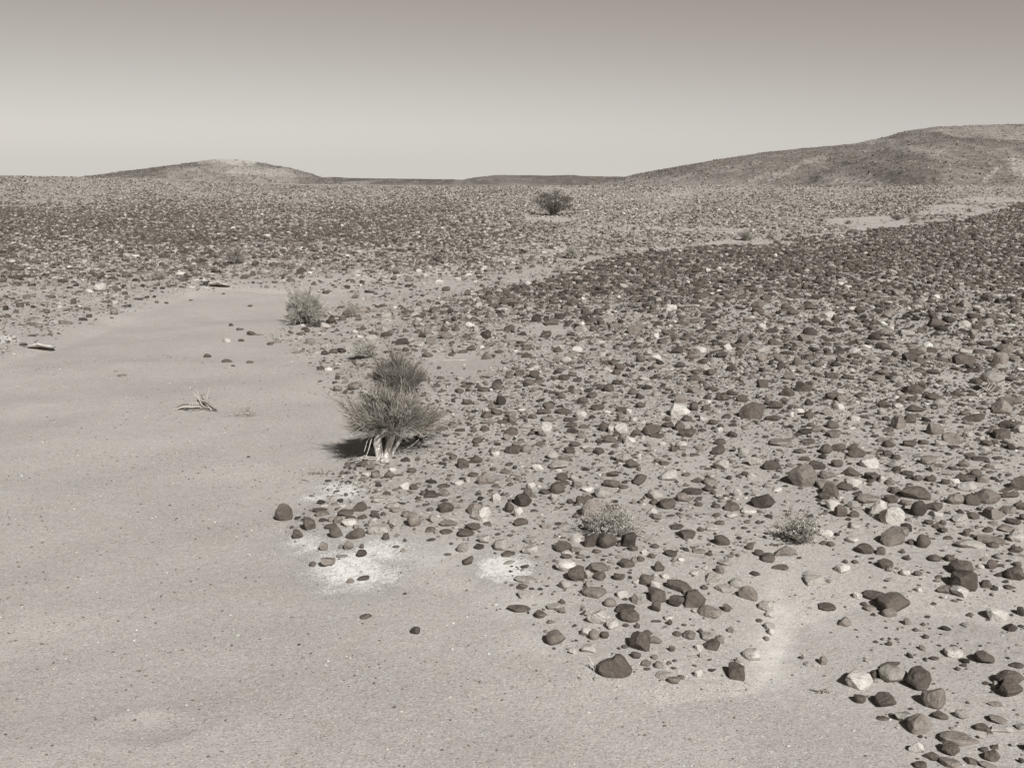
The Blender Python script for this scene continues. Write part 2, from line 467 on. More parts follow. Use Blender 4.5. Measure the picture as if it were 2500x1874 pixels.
# ------------------------------------------------------------------ ground sheet
def make_ground():
    rows = [1.2]
    while rows[-1] < 3200: rows.append(rows[-1] * (1.0058 if rows[-1] < 60 else 1.011))
    R = np.array(rows)
    A = np.concatenate([np.linspace(-math.pi, -.75, 24, endpoint=False), np.linspace(-.75, -.50, 24, endpoint=False),
                        np.linspace(-.50, .50, 330, endpoint=False), np.linspace(.50, .75, 24, endpoint=False), np.linspace(.75, math.pi, 25)])
    rr, aa = np.meshgrid(R, A, indexing='ij')
    x, y = rr * np.sin(aa), rr * np.cos(aa)
    z = height(x, y)
    V = np.stack([x, y, z], -1).reshape(-1, 3)
    n, m = rr.shape
    i = np.arange(n - 1)[:, None] * m + np.arange(m - 1)[None]
    Q = np.stack([i, i + 1, i + m + 1, i + m], -1).reshape(-1, 4)[:, ::-1]
    # cap under the camera
    V = np.vstack([V, [[0, 0, float(height(np.array([0.]), np.array([0.]))[0])]]])
    px, py, dep = project(V)
    infront = (V[:, 1] > 1.0)
    rho, _ = stone_field(px, py)
    rho = np.where(infront, rho, .2)
    far = sstep(150, 200, np.hypot(V[:, 0], V[:, 1]))
    stony = np.clip(rho * .8, 0, 1) * (1 - far) + far * .9
    def ell(L):
        q = np.zeros(len(V))
        for cx, cy, a, b, s in L:
            q = np.maximum(q, s * np.exp(-((px - cx) / a) ** 2 - ((py - cy) / b) ** 2))
        return np.where(infront, q, 0)
    crust = ell([(855, 1395, 130, 70, 1.15), (935, 1345, 135, 46, .9), (750, 1330, 80, 40, .8), (860, 1300, 100, 45, .6), (830, 1198, 65, 24, 1.15), (775, 1215, 55, 12, .9), (1228, 1385, 85, 42, 1.2), (500, 682, 42, 7, .85),
                 (10, 828, 45, 16, .8), (115, 785, 55, 6, .6), (730, 1340, 30, 20, .6), (320, 757, 50, 7, .6), (1290, 1520, 40, 20, .3), (950, 1335, 60, 24, .55),
                 (1000, 1185, 30, 14, .4), (2480, 415, 40, 20, .0)])
    dust = ell([(1895, 1590, 50, 90, 1.), (1900, 1500, 45, 90, .7), (1050, 1365, 75, 26, .9), (1100, 1345, 70, 20, .7), (1270, 1470, 90, 40, .6), (1300, 1570, 90, 30, .4),
                (900, 1215, 120, 16, .6), (1890, 1640, 60, 40, .9), (2020, 1520, 70, 30, .3), (380, 1755, 45, 16, .22)])
    col = np.stack([stony, crust, dust, np.ones(len(V))], -1)
    me = new_mesh('ground', V, Q, True, M_SAND, col, 'cover')
    o = link('ground', me); tag(o, kind='structure'); return o
make_ground()

# ------------------------------------------------------------------ hills
def make_hill(D0, Dc, D1, prof, seed, lights, darks, dunes, az0, az1, wig, na=520, nr=150):
    """prof: silhouette of the hill in pixels; it stands at its own distance with real relief"""
    az = np.linspace(az0, az1, na); s = np.linspace(0, 1, nr)
    sc = (Dc - D0) / (D1 - D0)
    pxs = W / 2 + np.tan(az) * F / CP
    ys = np.interp(pxs, [p[0] for p in prof], [p[1] for p in prof])
    top = 2.5 + (HOR - ys) / F * Dc * CP ** 2
    aa, ss = np.meshgrid(az, s, indexing='ij')
    dist = D0 + (D1 - D0) * ss
    x, y = dist * np.tan(aa), dist
    tt = np.repeat(top[:, None], nr, 1)
    up = np.clip(ss / sc, 0, 1); down = np.clip((ss - sc) / (1 - sc), 0, 1)
    shape = np.where(ss < sc, up ** 1.25 * (1 - .0) * (1.25 - .25 * up ** 2), 1 - down ** 1.6)
    base = -1.6
    z = base + (tt - base) * np.clip(shape, 0, 1)
    g = fbm(x / wig + .6 * fbm(x / wig / 2, y / wig / 2, seed + 3, 2), y / wig / 2.5, seed, 4)
    ridge = (.5 - np.abs(g)) - .3
    mask = np.sin(np.clip(up, 0, 1) ** .7 * math.pi) * (1 - up ** 3) * (ss < sc)
    z = z + ridge * mask * np.clip(tt - base, 0, 30) * .62
    z = z + .35 * fbm(x / 6, y / 6, seed + 50, 3)
    V = np.stack([x, y, z], -1).reshape(-1, 3)
    i = np.arange(na - 1)[:, None] * nr + np.arange(nr - 1)[None]
    Q = np.stack([i, i + nr, i + nr + 1, i + 1], -1).reshape(-1, 4)
    px, py, _ = project(V)
    wx = px + 9 * fbm(px / 40, py / 14, seed + 7, 3); wy = py + 5 * fbm(px / 40, py / 14, seed + 8, 3)
    def strokes(L):
        q = np.zeros(len(V))
        for x0, y0, x1, y1, w_, st in L:
            ex, ey = x1 - x0, y1 - y0
            t = np.clip(((wx - x0) * ex + (wy - y0) * ey) / (ex * ex + ey * ey + 1e-9), 0, 1)
            d = np.hypot(wx - x0 - t * ex, wy - y0 - t * ey)
            q = np.maximum(q, st * (1 - sstep(w_ * .4, w_ * 1.05, d)) * np.clip(.75 + 1.1 * fbm(px / 9, py / 5, seed + 31, 3), .25, 1))
        return q
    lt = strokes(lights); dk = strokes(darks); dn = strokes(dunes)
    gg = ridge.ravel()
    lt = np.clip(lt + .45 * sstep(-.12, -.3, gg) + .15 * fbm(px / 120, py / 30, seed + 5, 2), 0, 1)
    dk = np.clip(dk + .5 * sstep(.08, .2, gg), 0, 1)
    col = np.stack([lt, dk, dn, np.ones(len(V))], -1)
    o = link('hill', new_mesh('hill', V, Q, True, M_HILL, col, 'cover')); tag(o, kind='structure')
    return V, px, py

def az_of(px): return math.atan((px - W / 2) / F * CP)
LH = [(-900, 452), (100, 446), (205, 431), (280, 421), (400, 406), (470, 397), (500, 392), (535, 388), (565, 387), (600, 391), (640, 399), (700, 408), (760, 424), (800, 438), (830, 447), (900, 453)]
CH = [(500, 452), (700, 436), (815, 432), (860, 435), (950, 436), (1100, 438), (1130, 439), (1160, 433), (1210, 427.5), (1300, 428), (1340, 429), (1375, 427.5), (1400, 427), (1420, 430), (1530, 431.5), (1700, 436), (1900, 450)]
RH = [(1400, 452), (1500, 440), (1530, 431), (1560, 424), (1640, 409), (1760, 388), (1880, 370), (2000, 359), (2080, 352), (2140, 339), (2200, 322), (2280, 310), (2400, 306), (2500, 303), (2700, 301), (3300, 330)]
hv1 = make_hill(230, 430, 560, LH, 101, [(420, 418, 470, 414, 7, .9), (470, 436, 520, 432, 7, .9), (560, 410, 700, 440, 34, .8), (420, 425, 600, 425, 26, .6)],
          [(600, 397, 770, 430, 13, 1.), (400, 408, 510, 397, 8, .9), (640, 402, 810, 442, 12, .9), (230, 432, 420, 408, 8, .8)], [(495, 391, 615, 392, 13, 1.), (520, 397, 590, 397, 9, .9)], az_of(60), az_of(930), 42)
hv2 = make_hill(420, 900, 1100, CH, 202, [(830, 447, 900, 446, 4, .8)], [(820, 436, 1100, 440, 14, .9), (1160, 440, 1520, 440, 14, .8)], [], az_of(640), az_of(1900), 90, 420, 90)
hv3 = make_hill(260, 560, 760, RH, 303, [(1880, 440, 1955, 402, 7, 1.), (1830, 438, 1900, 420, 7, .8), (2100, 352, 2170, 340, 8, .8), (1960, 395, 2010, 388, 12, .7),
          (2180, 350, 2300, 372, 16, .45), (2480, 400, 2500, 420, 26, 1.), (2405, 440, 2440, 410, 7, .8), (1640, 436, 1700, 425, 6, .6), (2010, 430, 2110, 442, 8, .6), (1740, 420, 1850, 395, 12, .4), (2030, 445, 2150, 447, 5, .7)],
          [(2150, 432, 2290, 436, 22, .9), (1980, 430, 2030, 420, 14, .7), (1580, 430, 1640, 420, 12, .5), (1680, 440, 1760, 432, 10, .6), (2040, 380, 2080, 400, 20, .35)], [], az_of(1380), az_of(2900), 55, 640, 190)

# ------------------------------------------------------------------ stones copied one by one from the photograph
VIEWS = {   # sheet: left, top, photograph pixels per sheet pixel, limits in sheet pixels
 'A': (600, 1100, .3165), 'B': (1200, 1150, .3618), 'C': (1800, 1150, .4367), 'D': (1800, 600, .3620), 'E': (1100, 750, .3318), 'G': (600, 650, .3620), 'J': (0, 650, .4069)}
SHEETS = {
'A': """291 487 136 132 dr;490 570 110 105 da;398 648 76 70 da;583 455 140 30 df;585 485 110 40 mo;655 583 100 38 df;693 632 100 90 da;850 640 140 85 da;890 437 110 65 da;
770 480 125 50 do;810 517 90 28 df;900 510 75 34 da;997 490 66 56 db;1060 488 40 30 dr;660 530 60 42 mr;715 535 65 55 mr;800 555 120 55 wf;855 588 50 38 mr;990 540 70 45 gr;
1025 605 175 85 go;1130 550 110 70 go;1080 665 55 55 db;1115 585 50 40 dl;1130 425 110 48 go;1160 455 100 40 mf;1300 540 115 110 mr;1240 490 80 50 mr;600 742 65 65 ma;795 735 75 60 mr;
733 738 40 36 ma;895 738 36 36 da;895 792 82 52 ka;635 862 110 66 mf;745 810 95 24 gf;515 875 52 36 da;908 980 95 34 df;808 1005 55 35 mf;1160 738 55 24 df;1212 768 36 30 ma;1230 690 28 28 dr;
922 1276 88 42 df;1308 1388 76 54 ka;1228 1102 34 16 df;412 1493 24 14 ka;1540 443 120 78 dr;1615 420 70 60 mr;1455 525 85 58 go;1560 557 142 46 mf;1580 525 90 26 wf;1750 588 118 50 df;
1545 622 110 36 df;1700 638 130 52 df;1685 745 110 72 go;1840 680 100 66 wa;1712 853 96 60 da;1560 798 56 20 df;1765 450 125 90 mr;1815 490 170 110 wa;1852 222 145 100 ml;1780 72 105 60 da;
1677 103 92 76 db;1300 282 75 45 do;1528 272 100 30 df;1228 275 90 50 wo;1285 152 75 42 df;1108 188 78 54 dr;1135 145 68 34 wf;930 182 70 34 wo;1005 188 80 55 ma;910 217 78 25 mf;
900 103 95 44 do;822 88 44 48 dl;785 115 50 45 da;1075 78 72 36 wb;1093 106 35 28 dr;1030 300 70 40 ga;1060 360 80 45 ga;1030 380 110 48 gf;1630 245 100 40 wa;1710 225 45 60 wa;
1600 50 64 44 da;1325 65 45 28 dr;1755 185 80 34 da;1440 340 110 55 ka;1530 330 90 55 ma;1370 330 50 40 dr;1340 385 60 20 mf""",
'B': """215 200 110 86 ko;245 145 60 75 do;30 185 75 65 wo;120 250 70 72 da;180 283 70 70 wa;200 345 105 50 dl;445 118 105 80 dr;360 142 80 34 df;420 178 52 44 wr;475 40 80 52 do;490 78 80 28 df;
560 45 70 40 ga;580 92 70 46 ma;645 118 90 40 wf;268 98 55 40 wa;182 50 52 36 mr;125 88 42 28 dr;120 55 50 30 ma;25 97 55 24 df;817 20 85 48 da;812 85 118 50 do;893 104 75 28 df;1000 58 95 74 da;
1195 30 140 72 wo;760 145 135 74 go;665 255 130 120 mr;600 205 70 60 da;580 300 65 35 df;640 360 80 80 dr;960 378 50 40 wa;962 208 38 42 ml;1105 160 112 68 go;1100 207 65 36 do;1185 222 112 72 db;
1298 178 110 62 mo;1358 138 135 46 df;1465 122 75 40 do;1500 147 45 26 dr;1615 242 102 50 do;1515 235 62 28 df;1398 225 50 28 da;1085 275 75 50 wa;1105 305 95 40 ma;1210 298 62 18 df;1620 297 85 38 wf;
1735 268 105 38 wf;1520 295 54 28 db;1540 347 66 28 df;1660 150 65 55 wo;1835 200 170 105 ka;1385 62 80 34 df;1480 72 100 42 mf;1480 35 65 36 ga;1870 98 66 32 go;
1780 82 50 26 go;1755 30 65 36 wa;1712 18 45 30 dr;1918 40 45 22 df;1315 20 60 28 do;670 475 85 105 db;785 472 140 105 do;925 470 100 98 kb;955 520 65 36 df;860 495 30 40 db;487 515 110 72 dl;
445 500 50 46 wa;575 450 100 60 ga;265 530 112 60 wf;110 555 98 36 df;65 500 110 75 ga;260 470 95 45 gf;715 540 62 28 df;570 525 80 40 ma;505 550 65 32 wo;508 572 75 36 do;600 575 60 28 ma;
1105 505 62 30 df;1250 375 104 36 df;1322 428 118 62 do;1555 468 105 70 do;1415 392 50 32 do;1490 385 95 36 wf;1742 508 58 48 do;1810 550 75 50 da;1865 583 92 60 do;1975 545 150 62 ml;1948 650 115 32 df;
1400 537 90 30 mf;1470 558 46 28 da;1208 556 88 42 df;1035 545 48 34 wr;1080 572 52 30 do;1008 590 60 38 do;915 620 105 62 da;960 605 45 44 ma;500 635 145 80 wo;715 652 145 75 mo;575 698 135 95 da;
725 708 82 55 do;655 700 60 60 ga;860 710 82 52 df;500 765 95 62 go;655 760 55 40 ga;695 810 165 72 mo;885 828 80 52 wb;1130 645 75 70 da;1045 735 95 75 do;1100 705 45 38 wr;975 745 46 36 wr;1170 710 60 34 wa;
1110 775 75 70 wa;1118 840 118 92 db;1265 772 175 80 da;1250 880 98 76 da;1370 868 150 110 da;1320 825 60 35 ma;995 862 95 75 gr;800 885 85 58 mo;895 920 155 58 df;930 972 142 82 do;1110 918 70 70 da;
720 985 160 95 wa;812 1033 84 66 wr;1195 988 70 38 wf;1200 1022 42 42 da;1470 945 160 80 ma;1590 925 55 55 da;1370 684 65 36 wa;1655 755 90 55 go;1730 825 130 90 ml;1565 790 105 50 gf;1495 720 110 60 ga;
1435 782 48 30 da;1280 594 50 28 wr;1228 602 32 30 mr;1440 652 40 26 wr;1540 665 60 55 ma;1575 610 110 45 gf;1850 908 105 66 go;1880 960 72 54 wr;1875 1050 75 46 wo;1892 1085 52 48 wr;1755 1240 125 80 wo;
1655 1355 105 100 db;1395 1368 52 52 wa;1610 1070 50 40 mo;1805 1006 48 22 df;1855 1130 40 26 mf;185 925 160 45 dl;330 968 82 44 do;230 728 155 42 gf;210 775 78 42 do;222 825 90 50 ga;435 1130 135 85 mf;
420 910 100 44 gf;478 880 44 36 da;658 1198 105 60 wo;548 1215 60 36 wr;640 1085 85 65 wa;693 1105 68 70 mr;762 1105 60 46 da;1000 1150 155 125 da;1050 1090 80 36 df;1100 1138 85 60 ma;1255 1095 66 36 df;
1340 1105 95 55 mo;1455 1115 110 55 gf;1485 1170 110 64 da;1540 1135 60 50 ma;1220 1198 44 50 dl;900 1182 40 28 da;910 1040 46 22 df;985 1043 40 36 do;1112 1010 74 16 dl;832 1318 230 140 dh;975 1240 68 42 df;
1100 1253 45 28 mr;1045 1293 75 42 mo;1130 1305 65 45 ma;1050 1332 45 20 da;1168 1373 120 50 go;1230 1406 88 50 mf;1278 1388 45 24 dr;1236 1277 34 20 da;1230 1327 44 18 da;1400 1190 60 40 wa;1415 1243 36 46 gr;
1668 1275 50 44 gr;1410 1080 36 36 da""",
'C': """365 35 150 115 mr;497 22 75 42 mo;640 8 95 40 do;500 75 110 40 mf;522 108 90 72 do;595 88 95 42 dl;485 140 66 40 df;650 62 92 44 wo;755 33 80 40 df;810 47 42 40 wb;857 63 52 34 mo;950 12 65 24 df;
725 152 135 46 mf;860 158 80 42 df;990 125 140 72 do;885 108 65 38 do;530 190 75 52 wo;578 225 70 68 dr;650 188 70 40 gr;648 240 62 36 do;785 212 100 85 wa;862 253 118 84 wb;1010 212 88 86 kr;1098 195 92 40 do;
945 178 60 28 mf;1115 238 65 36 wo;1215 160 90 56 mo;1310 165 78 56 dr;1395 145 130 72 mo;1285 38 135 36 dl;1335 12 65 40 dr;1280 85 105 46 wo;1375 45 60 40 mo;1080 43 60 28 do;1160 60 42 28 dr;1210 58 60 32 wa;
1570 72 95 66 do;1515 125 110 42 df;1580 195 70 42 do;1515 215 75 40 mo;1440 240 110 60 ma;1545 283 76 30 df;1240 265 78 40 wa;1315 250 70 34 df;1070 285 50 26 do;1150 287 38 28 dr;1130 308 60 28 ma;945 316 60 42 kr;
905 335 100 46 mf;655 302 66 38 go;860 373 128 80 ma;1042 396 72 70 dr;1555 365 95 60 wo;1415 383 140 42 mf;1430 412 55 30 do;1300 405 155 42 gl;1280 345 40 40 da;1330 362 45 20 df;1505 320 90 36 ma;490 342 90 40 wo;
645 385 70 32 wo;525 408 44 28 da;480 400 36 24 do;712 437 98 48 df;803 447 50 42 do;830 518 88 50 do;852 548 40 26 mo;605 505 30 20 do;660 506 38 20 do;592 543 80 48 wr;940 565 60 34 wo;950 487 46 20 do;
925 448 26 24 do;1260 540 130 72 dr;1270 618 140 92 db;1160 660 90 40 mf;1240 672 95 54 wa;1190 487 60 34 df;1425 525 64 48 dl;1555 572 110 70 do;1565 518 48 24 do;1465 475 58 28 go;1560 437 70 34 do;1365 530 50 22 wf;
410 575 112 40 wa;430 608 106 50 gb;510 615 40 24 go;672 696 48 34 wr;768 692 120 45 df;872 730 170 95 do;742 765 70 30 mf;845 788 75 46 mo;708 740 34 20 do;600 842 72 46 mo;497 757 105 38 df;1455 798 112 62 wa;
1585 785 45 50 ka;950 842 44 36 mr;1000 885 32 20 da;1055 923 36 24 da;850 962 34 26 da;1015 663 36 26 wa;1210 1012 95 48 wo;1388 1040 110 62 do;1100 1044 45 20 df;1235 1102 34 20 dr;1268 1083 32 20 dr;675 1165 165 92 wa;
868 1135 150 85 go;1015 1165 128 108 dr;855 1083 135 30 df;770 1135 55 40 do;790 1168 60 26 gr;1095 1270 120 104 mr;828 1282 112 72 da;687 1275 66 42 df;818 1378 78 26 df;938 1368 105 60 ga;1020 1420 120 92 ma;
1132 1367 75 38 df;1255 1358 70 46 ga;1460 1385 95 40 mo;1367 1430 78 38 df;1475 1440 115 44 wf;1240 1495 190 62 mf;1190 1555 90 58 da;1000 1540 78 66 wa;1082 1590 80 44 da;1020 1640 65 38 da;1190 1630 100 50 mf;
1310 1615 64 36 do;1425 1590 80 60 dl;1380 1555 45 28 df;1590 1617 26 36 kr;1530 1220 120 75 da;1520 1153 140 66 dl;1445 1193 36 34 gr;1565 1085 66 26 df;480 1060 46 46 ma;390 1075 36 24 go;358 1042 26 16 da;1520 645 60 20 df;
1400 1640 100 30 mo;1440 1300 70 24 mf""",
'D': """100 1120 165 105 da;265 1080 85 55 da;245 1165 110 34 df;475 1145 75 52 do;605 1125 65 50 mo;335 990 90 60 da;445 955 125 70 da;170 935 70 58 db;210 1025 50 44 mr;35 1035 80 50 do;635 1015 85 52 do;705 1030 70 48 mo;
830 1010 70 44 do;480 1060 55 40 kb;685 1085 75 42 wo;360 1140 45 40 wr;790 1165 65 36 wo;850 1150 75 24 df;975 1120 70 50 go;995 1075 75 55 da;920 1090 60 24 dl;1080 1080 70 34 wa;1200 1105 120 36 dl;1365 1065 85 52 go;
1335 1020 130 40 do;1275 1010 50 40 do;1165 1170 80 60 dr;1090 1200 100 80 ma;1335 1240 105 80 mr;1455 1305 155 70 ml;1785 1275 110 62 db;1780 1095 125 95 mr;1590 1165 175 40 dl;1690 965 150 55 df;1840 1045 140 40 mf;
1720 890 130 75 gr;1620 915 85 45 do;1780 765 90 75 mr;1810 700 100 60 mo;1525 770 130 70 db;1165 755 100 55 db;1230 785 75 45 do;1240 705 65 45 mb;790 745 90 36 do;685 700 55 38 kr;925 615 80 55 kr;460 625 100 55 mo;
250 655 85 32 do;165 545 70 40 wo;625 465 75 36 wo;670 490 65 42 do;1015 465 65 48 mr;1335 525 105 55 do;1710 485 70 44 do;1475 440 110 40 df;1540 395 80 55 ma;1855 365 80 44 do;825 430 70 40 do;485 415 75 40 da;
940 895 110 40 mo;1180 975 110 60 db;1080 905 75 50 go;300 800 55 40 dr;405 785 65 55 do;545 800 75 40 do;170 760 75 50 mo;285 760 80 55 mr;810 1400 120 60 da;785 1365 80 46 da;685 1360 90 55 df;600 1375 85 65 dr;
290 1328 150 40 mf;475 1318 95 30 df;650 1270 100 46 mf;645 1210 85 50 do;1020 1340 85 40 do;970 1310 70 36 mf;1160 1335 95 40 df;1255 1325 70 28 df;1375 1335 80 44 go;1685 1335 80 36 do;1840 1325 90 30 gf;1555 1275 65 40 go;
1900 1240 80 50 go;1835 1210 120 55 do;230 1480 125 55 df;110 1455 110 60 ga;50 1400 90 60 ga;530 1485 110 60 do;672 1470 75 48 do;890 1465 120 60 wb;770 1515 110 70 do;1060 1475 80 50 go;1015 1400 65 38 do;1070 1425 60 36 do;
1290 1450 95 55 ma;1640 1435 110 28 df;1530 1470 80 44 mo;1610 1510 80 60 dr;1320 1505 60 40 mo;1730 1485 95 45 go""",
'E': """375 690 80 80 ko;310 735 75 36 mo;240 605 90 32 df;345 585 85 50 da;70 618 55 34 do;575 553 80 46 do;497 583 60 24 do;835 520 85 44 do;895 495 65 38 do;765 522 50 28 do;1245 443 80 50 db;1500 375 105 60 wo;405 460 65 45 go;
505 487 78 44 do;590 460 55 28 wa;270 365 80 50 ma;1110 590 75 45 do;1165 600 80 60 dr;1065 572 45 32 dr;975 688 95 46 do;1040 650 85 46 do;820 657 60 38 do;1080 738 105 46 do;1395 655 65 46 kb;1340 625 70 44 do;1455 590 65 38 ko;
1690 680 105 70 ml;1790 735 70 70 dr;1690 765 150 90 wo;1880 742 70 42 do;2000 665 100 52 do;1795 612 90 60 ma;1935 605 85 40 do;1860 820 70 46 wa;1595 867 88 36 do;1590 823 65 36 do;1740 822 80 40 do;1685 880 85 65 dr;
1745 925 125 60 do;1935 847 75 38 do;1480 905 150 75 da;1520 943 110 30 df;1260 900 110 90 wr;1195 905 70 55 wa;1130 885 75 65 dr;1365 925 70 40 do;1320 985 90 65 wo;1265 955 60 40 mo;1180 975 110 55 dl;890 868 95 44 do;
985 878 85 28 dl;890 823 115 32 do;830 765 140 45 dl;725 823 120 40 mo;720 725 90 52 da;690 770 105 42 do;605 805 70 36 do;960 790 90 50 wo;865 820 105 40 wf;695 910 110 110 wa;555 875 95 40 go;445 915 105 54 do;460 830 75 46 mo;
440 790 85 45 ma;385 848 70 28 df;270 793 95 50 da;965 945 75 44 mo;870 948 70 38 gf;920 1008 80 40 do;1000 985 32 46 dl;875 1055 88 48 do;1020 1050 70 38 mo;1000 1028 90 26 wf;1270 755 105 40 do;1315 775 50 70 wo;1255 800 65 42 mb;
1395 720 80 46 da;755 1090 100 62 go;845 1110 95 48 mf;795 1160 150 65 ga;560 1040 90 62 mo;460 1048 135 62 do;485 1005 65 28 mo;195 980 75 50 do;330 1080 65 40 wa;1275 1110 120 65 go;1335 1155 100 70 da;1385 1100 42 48 wo;
1470 1010 65 50 go;1700 1010 80 48 wo;1640 1045 60 45 db;1560 1003 60 32 wo;1980 990 85 44 do;1965 1055 110 65 da;1570 1143 80 34 do;1990 1160 110 85 ga;1830 320 110 60 wo;2040 295 60 44 wa;1355 170 105 65 mr;925 315 95 50 wo;
790 315 75 44 db;1555 255 70 40 da;1690 425 80 46 do;1870 455 120 65 ga;1800 520 80 44 db;1105 115 60 55 da;745 113 110 46 do;1005 45 90 46 do;570 300 80 38 do;40 160 70 34 do;1400 385 75 50 do""",
'G': """40 455 70 24 df;1225 598 75 40 db;1255 505 75 55 mb;1225 440 55 48 mr;1165 440 50 26 do;1080 565 50 30 db;435 508 70 38 mo;540 405 70 36 wo;535 585 60 30 ka;505 690 55 24 do;620 752 36 32 da;620 828 70 42 mo;785 797 60 30 mo;
1195 740 45 30 do;1200 715 50 36 mo;1340 430 50 26 do;1305 685 30 20 do;1325 1090 80 36 do;1250 950 65 36 mo;1290 805 50 24 do;1200 868 40 26 do;795 415 45 26 do;165 522 45 20 do;930 265 65 20 df;810 287 60 22 do;1130 845 60 70 kr""",
'J': """1245 538 46 24 do;1365 568 70 20 df;600 130 75 45 wr;120 235 45 26 dr;590 60 50 28 dr;755 55 50 30 dr;110 10 70 36 dr;525 255 40 20 do;1388 352 28 18 ka;45 300 40 22 do;235 358 40 28 mr;685 275 50 40 mo;1450 445 34 16 do;1360 445 50 26 wo;
1500 575 40 14 df;1400 597 28 8 df;270 268 40 18 do;310 185 40 20 do;735 655 60 14 mf;695 628 24 8 mf;1440 378 44 14 do;1500 238 30 12 df;1340 165 20 10 do;1145 203 24 10 df;1000 220 24 14 do;940 215 26 14 do;1490 1143 24 10 df;1018 1433 14 8 df"""}

SPECIAL = {   # photograph pixel: label, phrase other labels may use
 (1501, 1627): ('largest dark stone, heart shaped with a notch, half buried at the sand edge', 'the heart-shaped dark stone'),
 (692, 1254): ('lone rounded grey-brown boulder sitting on open sand left of the cobbles', 'the lone boulder on open sand'),
 (1799, 1640): ('dark cube-like stone standing on a corner beside the pale dust patch', 'the cube-like dark stone'),
 (1484, 1321): ('broad striped dark stone, middle of the three blocks below the leafy shrub', 'the striped stone under the leafy shrub'),
 (1442, 1322): ('upright dark stone, leftmost of the three blocks below the leafy shrub', None),
 (1535, 1320): ('square blackish block, rightmost of the three blocks below the leafy shrub', None),
 (1864, 1222): ('big angular blackish rock lying between the two small leafy shrubs', 'the big angular blackish rock'),
 (1959, 1165): ('large rounded two-toned boulder above the right leafy shrub', 'the two-toned rounded boulder'),
 (1836, 1005): ('large dark angular boulder standing alone up the cobble field', 'the dark boulder up the field'),
 (2143, 1243): ('pointed white rock leaning on a square white block at right', 'the pointed white rock'),
 (2176, 1260): ('square white block beside a pointed white rock at right', None),
 (2350, 1386): ('dark domed stone resting just behind a large dark block', 'the dark domed stone'),
 (2355, 1420): ('large dark square block in front of a domed dark stone', None),
 (2181, 1469): ('large layered dark slab with a broken end on the right sand', 'the layered dark slab'),
 (2095, 1659): ('knobbly white rock with hollows on the lower right sand', 'the knobbly white rock'),
 (2179, 1646): ('large pale oval stone touching the round dark one at lower right', None),
 (2243, 1659): ('large round dark stone right of the pale oval one at lower right', 'the large round dark stone'),
 (2278, 1705): ('ball-like grey-brown boulder with a shaded left side at lower right', 'the ball-like grey-brown boulder'),
 (1174, 1255): ('big lumpy white boulder left of the ring of stones', 'the lumpy white boulder'),
 (1186, 1170): ('peanut-shaped grey-brown boulder lying diagonally on sand', 'the peanut-shaped boulder'),
 (1441, 1242): ('large grey-brown boulder tucked behind the leafy shrub', None),
 (1381, 1380): ('speckled white oval stone beside a dark wedge of rock', 'the speckled white stone'),
 (1562, 1566): ('large dark tilted rock with a smooth slanted face', 'the dark tilted rock'),
 (1451, 1443): ('smooth flat oval grey-brown stone like a loaf', 'the loaf-shaped stone'),
 (1695, 1464): ('big dark angular stone with a ridge, beside a smaller dark wedge', 'the ridged dark stone'),
 (1658, 1429): ('dark rough almond-shaped stone pointing left', 'the almond-shaped stone'),
 (1460, 1506): ('big white lump of rock half sunk in sand', 'the half-sunk white lump'),
 (1826, 1448): ('long tilted pale grey-brown stone at the start of the right-hand stone row', 'the long tilted stone'),
 (2008, 1416): ('flat-topped pale block below a knobbly white crust lump', 'the flat-topped pale block'),
 (2435, 1498): ('white rock with a shaded left end near the right edge', 'the white rock by the right edge'),
 (2236, 1823): ('small white cone-shaped rock near the bottom edge', 'the white cone-shaped rock'),
 (2406, 1604): ('dark cracked oval stone alone on the right sand', 'the dark cracked stone'),
 (2328, 1592): ('smooth white oval stone alone on the right sand', 'the smooth white oval stone'),
 (2255, 1322): ('upright dark rounded stone alone on the right sand', 'the upright rounded stone'),
 (2232, 1205): ('large dark oval boulder touching a smaller stone at its left', 'the dark oval boulder'),
 (1331, 1052): ('big white jagged rock tapering downward', 'the jagged white rock'),
 (1518, 1049): ('big round white boulder with a dark stone at its left', 'the round white boulder'),
 (1661, 1004): ('broad white boulder beside a dark round stone', 'the broad white boulder'),
 (1224, 979): ('blackish upright stone with a knob on top', 'the knobbed blackish stone'),
 (1591, 1050): ('dark layered rock with flaking top', 'the flaking layered rock'),
 (2444, 996): ('large round grey-brown boulder near the right edge, with deep shadow at its left', 'the grey-brown boulder by the right edge'),
 (2446, 1062): ('dark boxy striped stone near the right edge', None),
 (1254, 1098): ('dark flat-bottomed oval stone paired with a lighter round one', 'the dark oval of the pair'),
 (2135, 823): ('blackish ball of rock far up the cobble field', 'the blackish ball far up'),
 (1598, 874): ('smooth white boulder far up the cobble field', 'the white boulder far up'),
 (268, 1700): None,
}

LANDMARKS = [(935, 1060, 'the bush with white trunks'), (1490, 1280, 'the left leafy shrub'), (1960, 1300, 'the right leafy shrub'), (480, 990, 'the driftwood stump'),
             (745, 755, 'the round broom bush'), (860, 1385, 'the large white crust patch'), (1230, 1385, 'the small white crust patch'), (1895, 1580, 'the pale dust patch'),
             (2405, 950, 'the bleached dead twigs'), (965, 900, 'the tall grey bush'), (1112, 880, 'the bare stick'), (890, 850, 'the pale bush')]

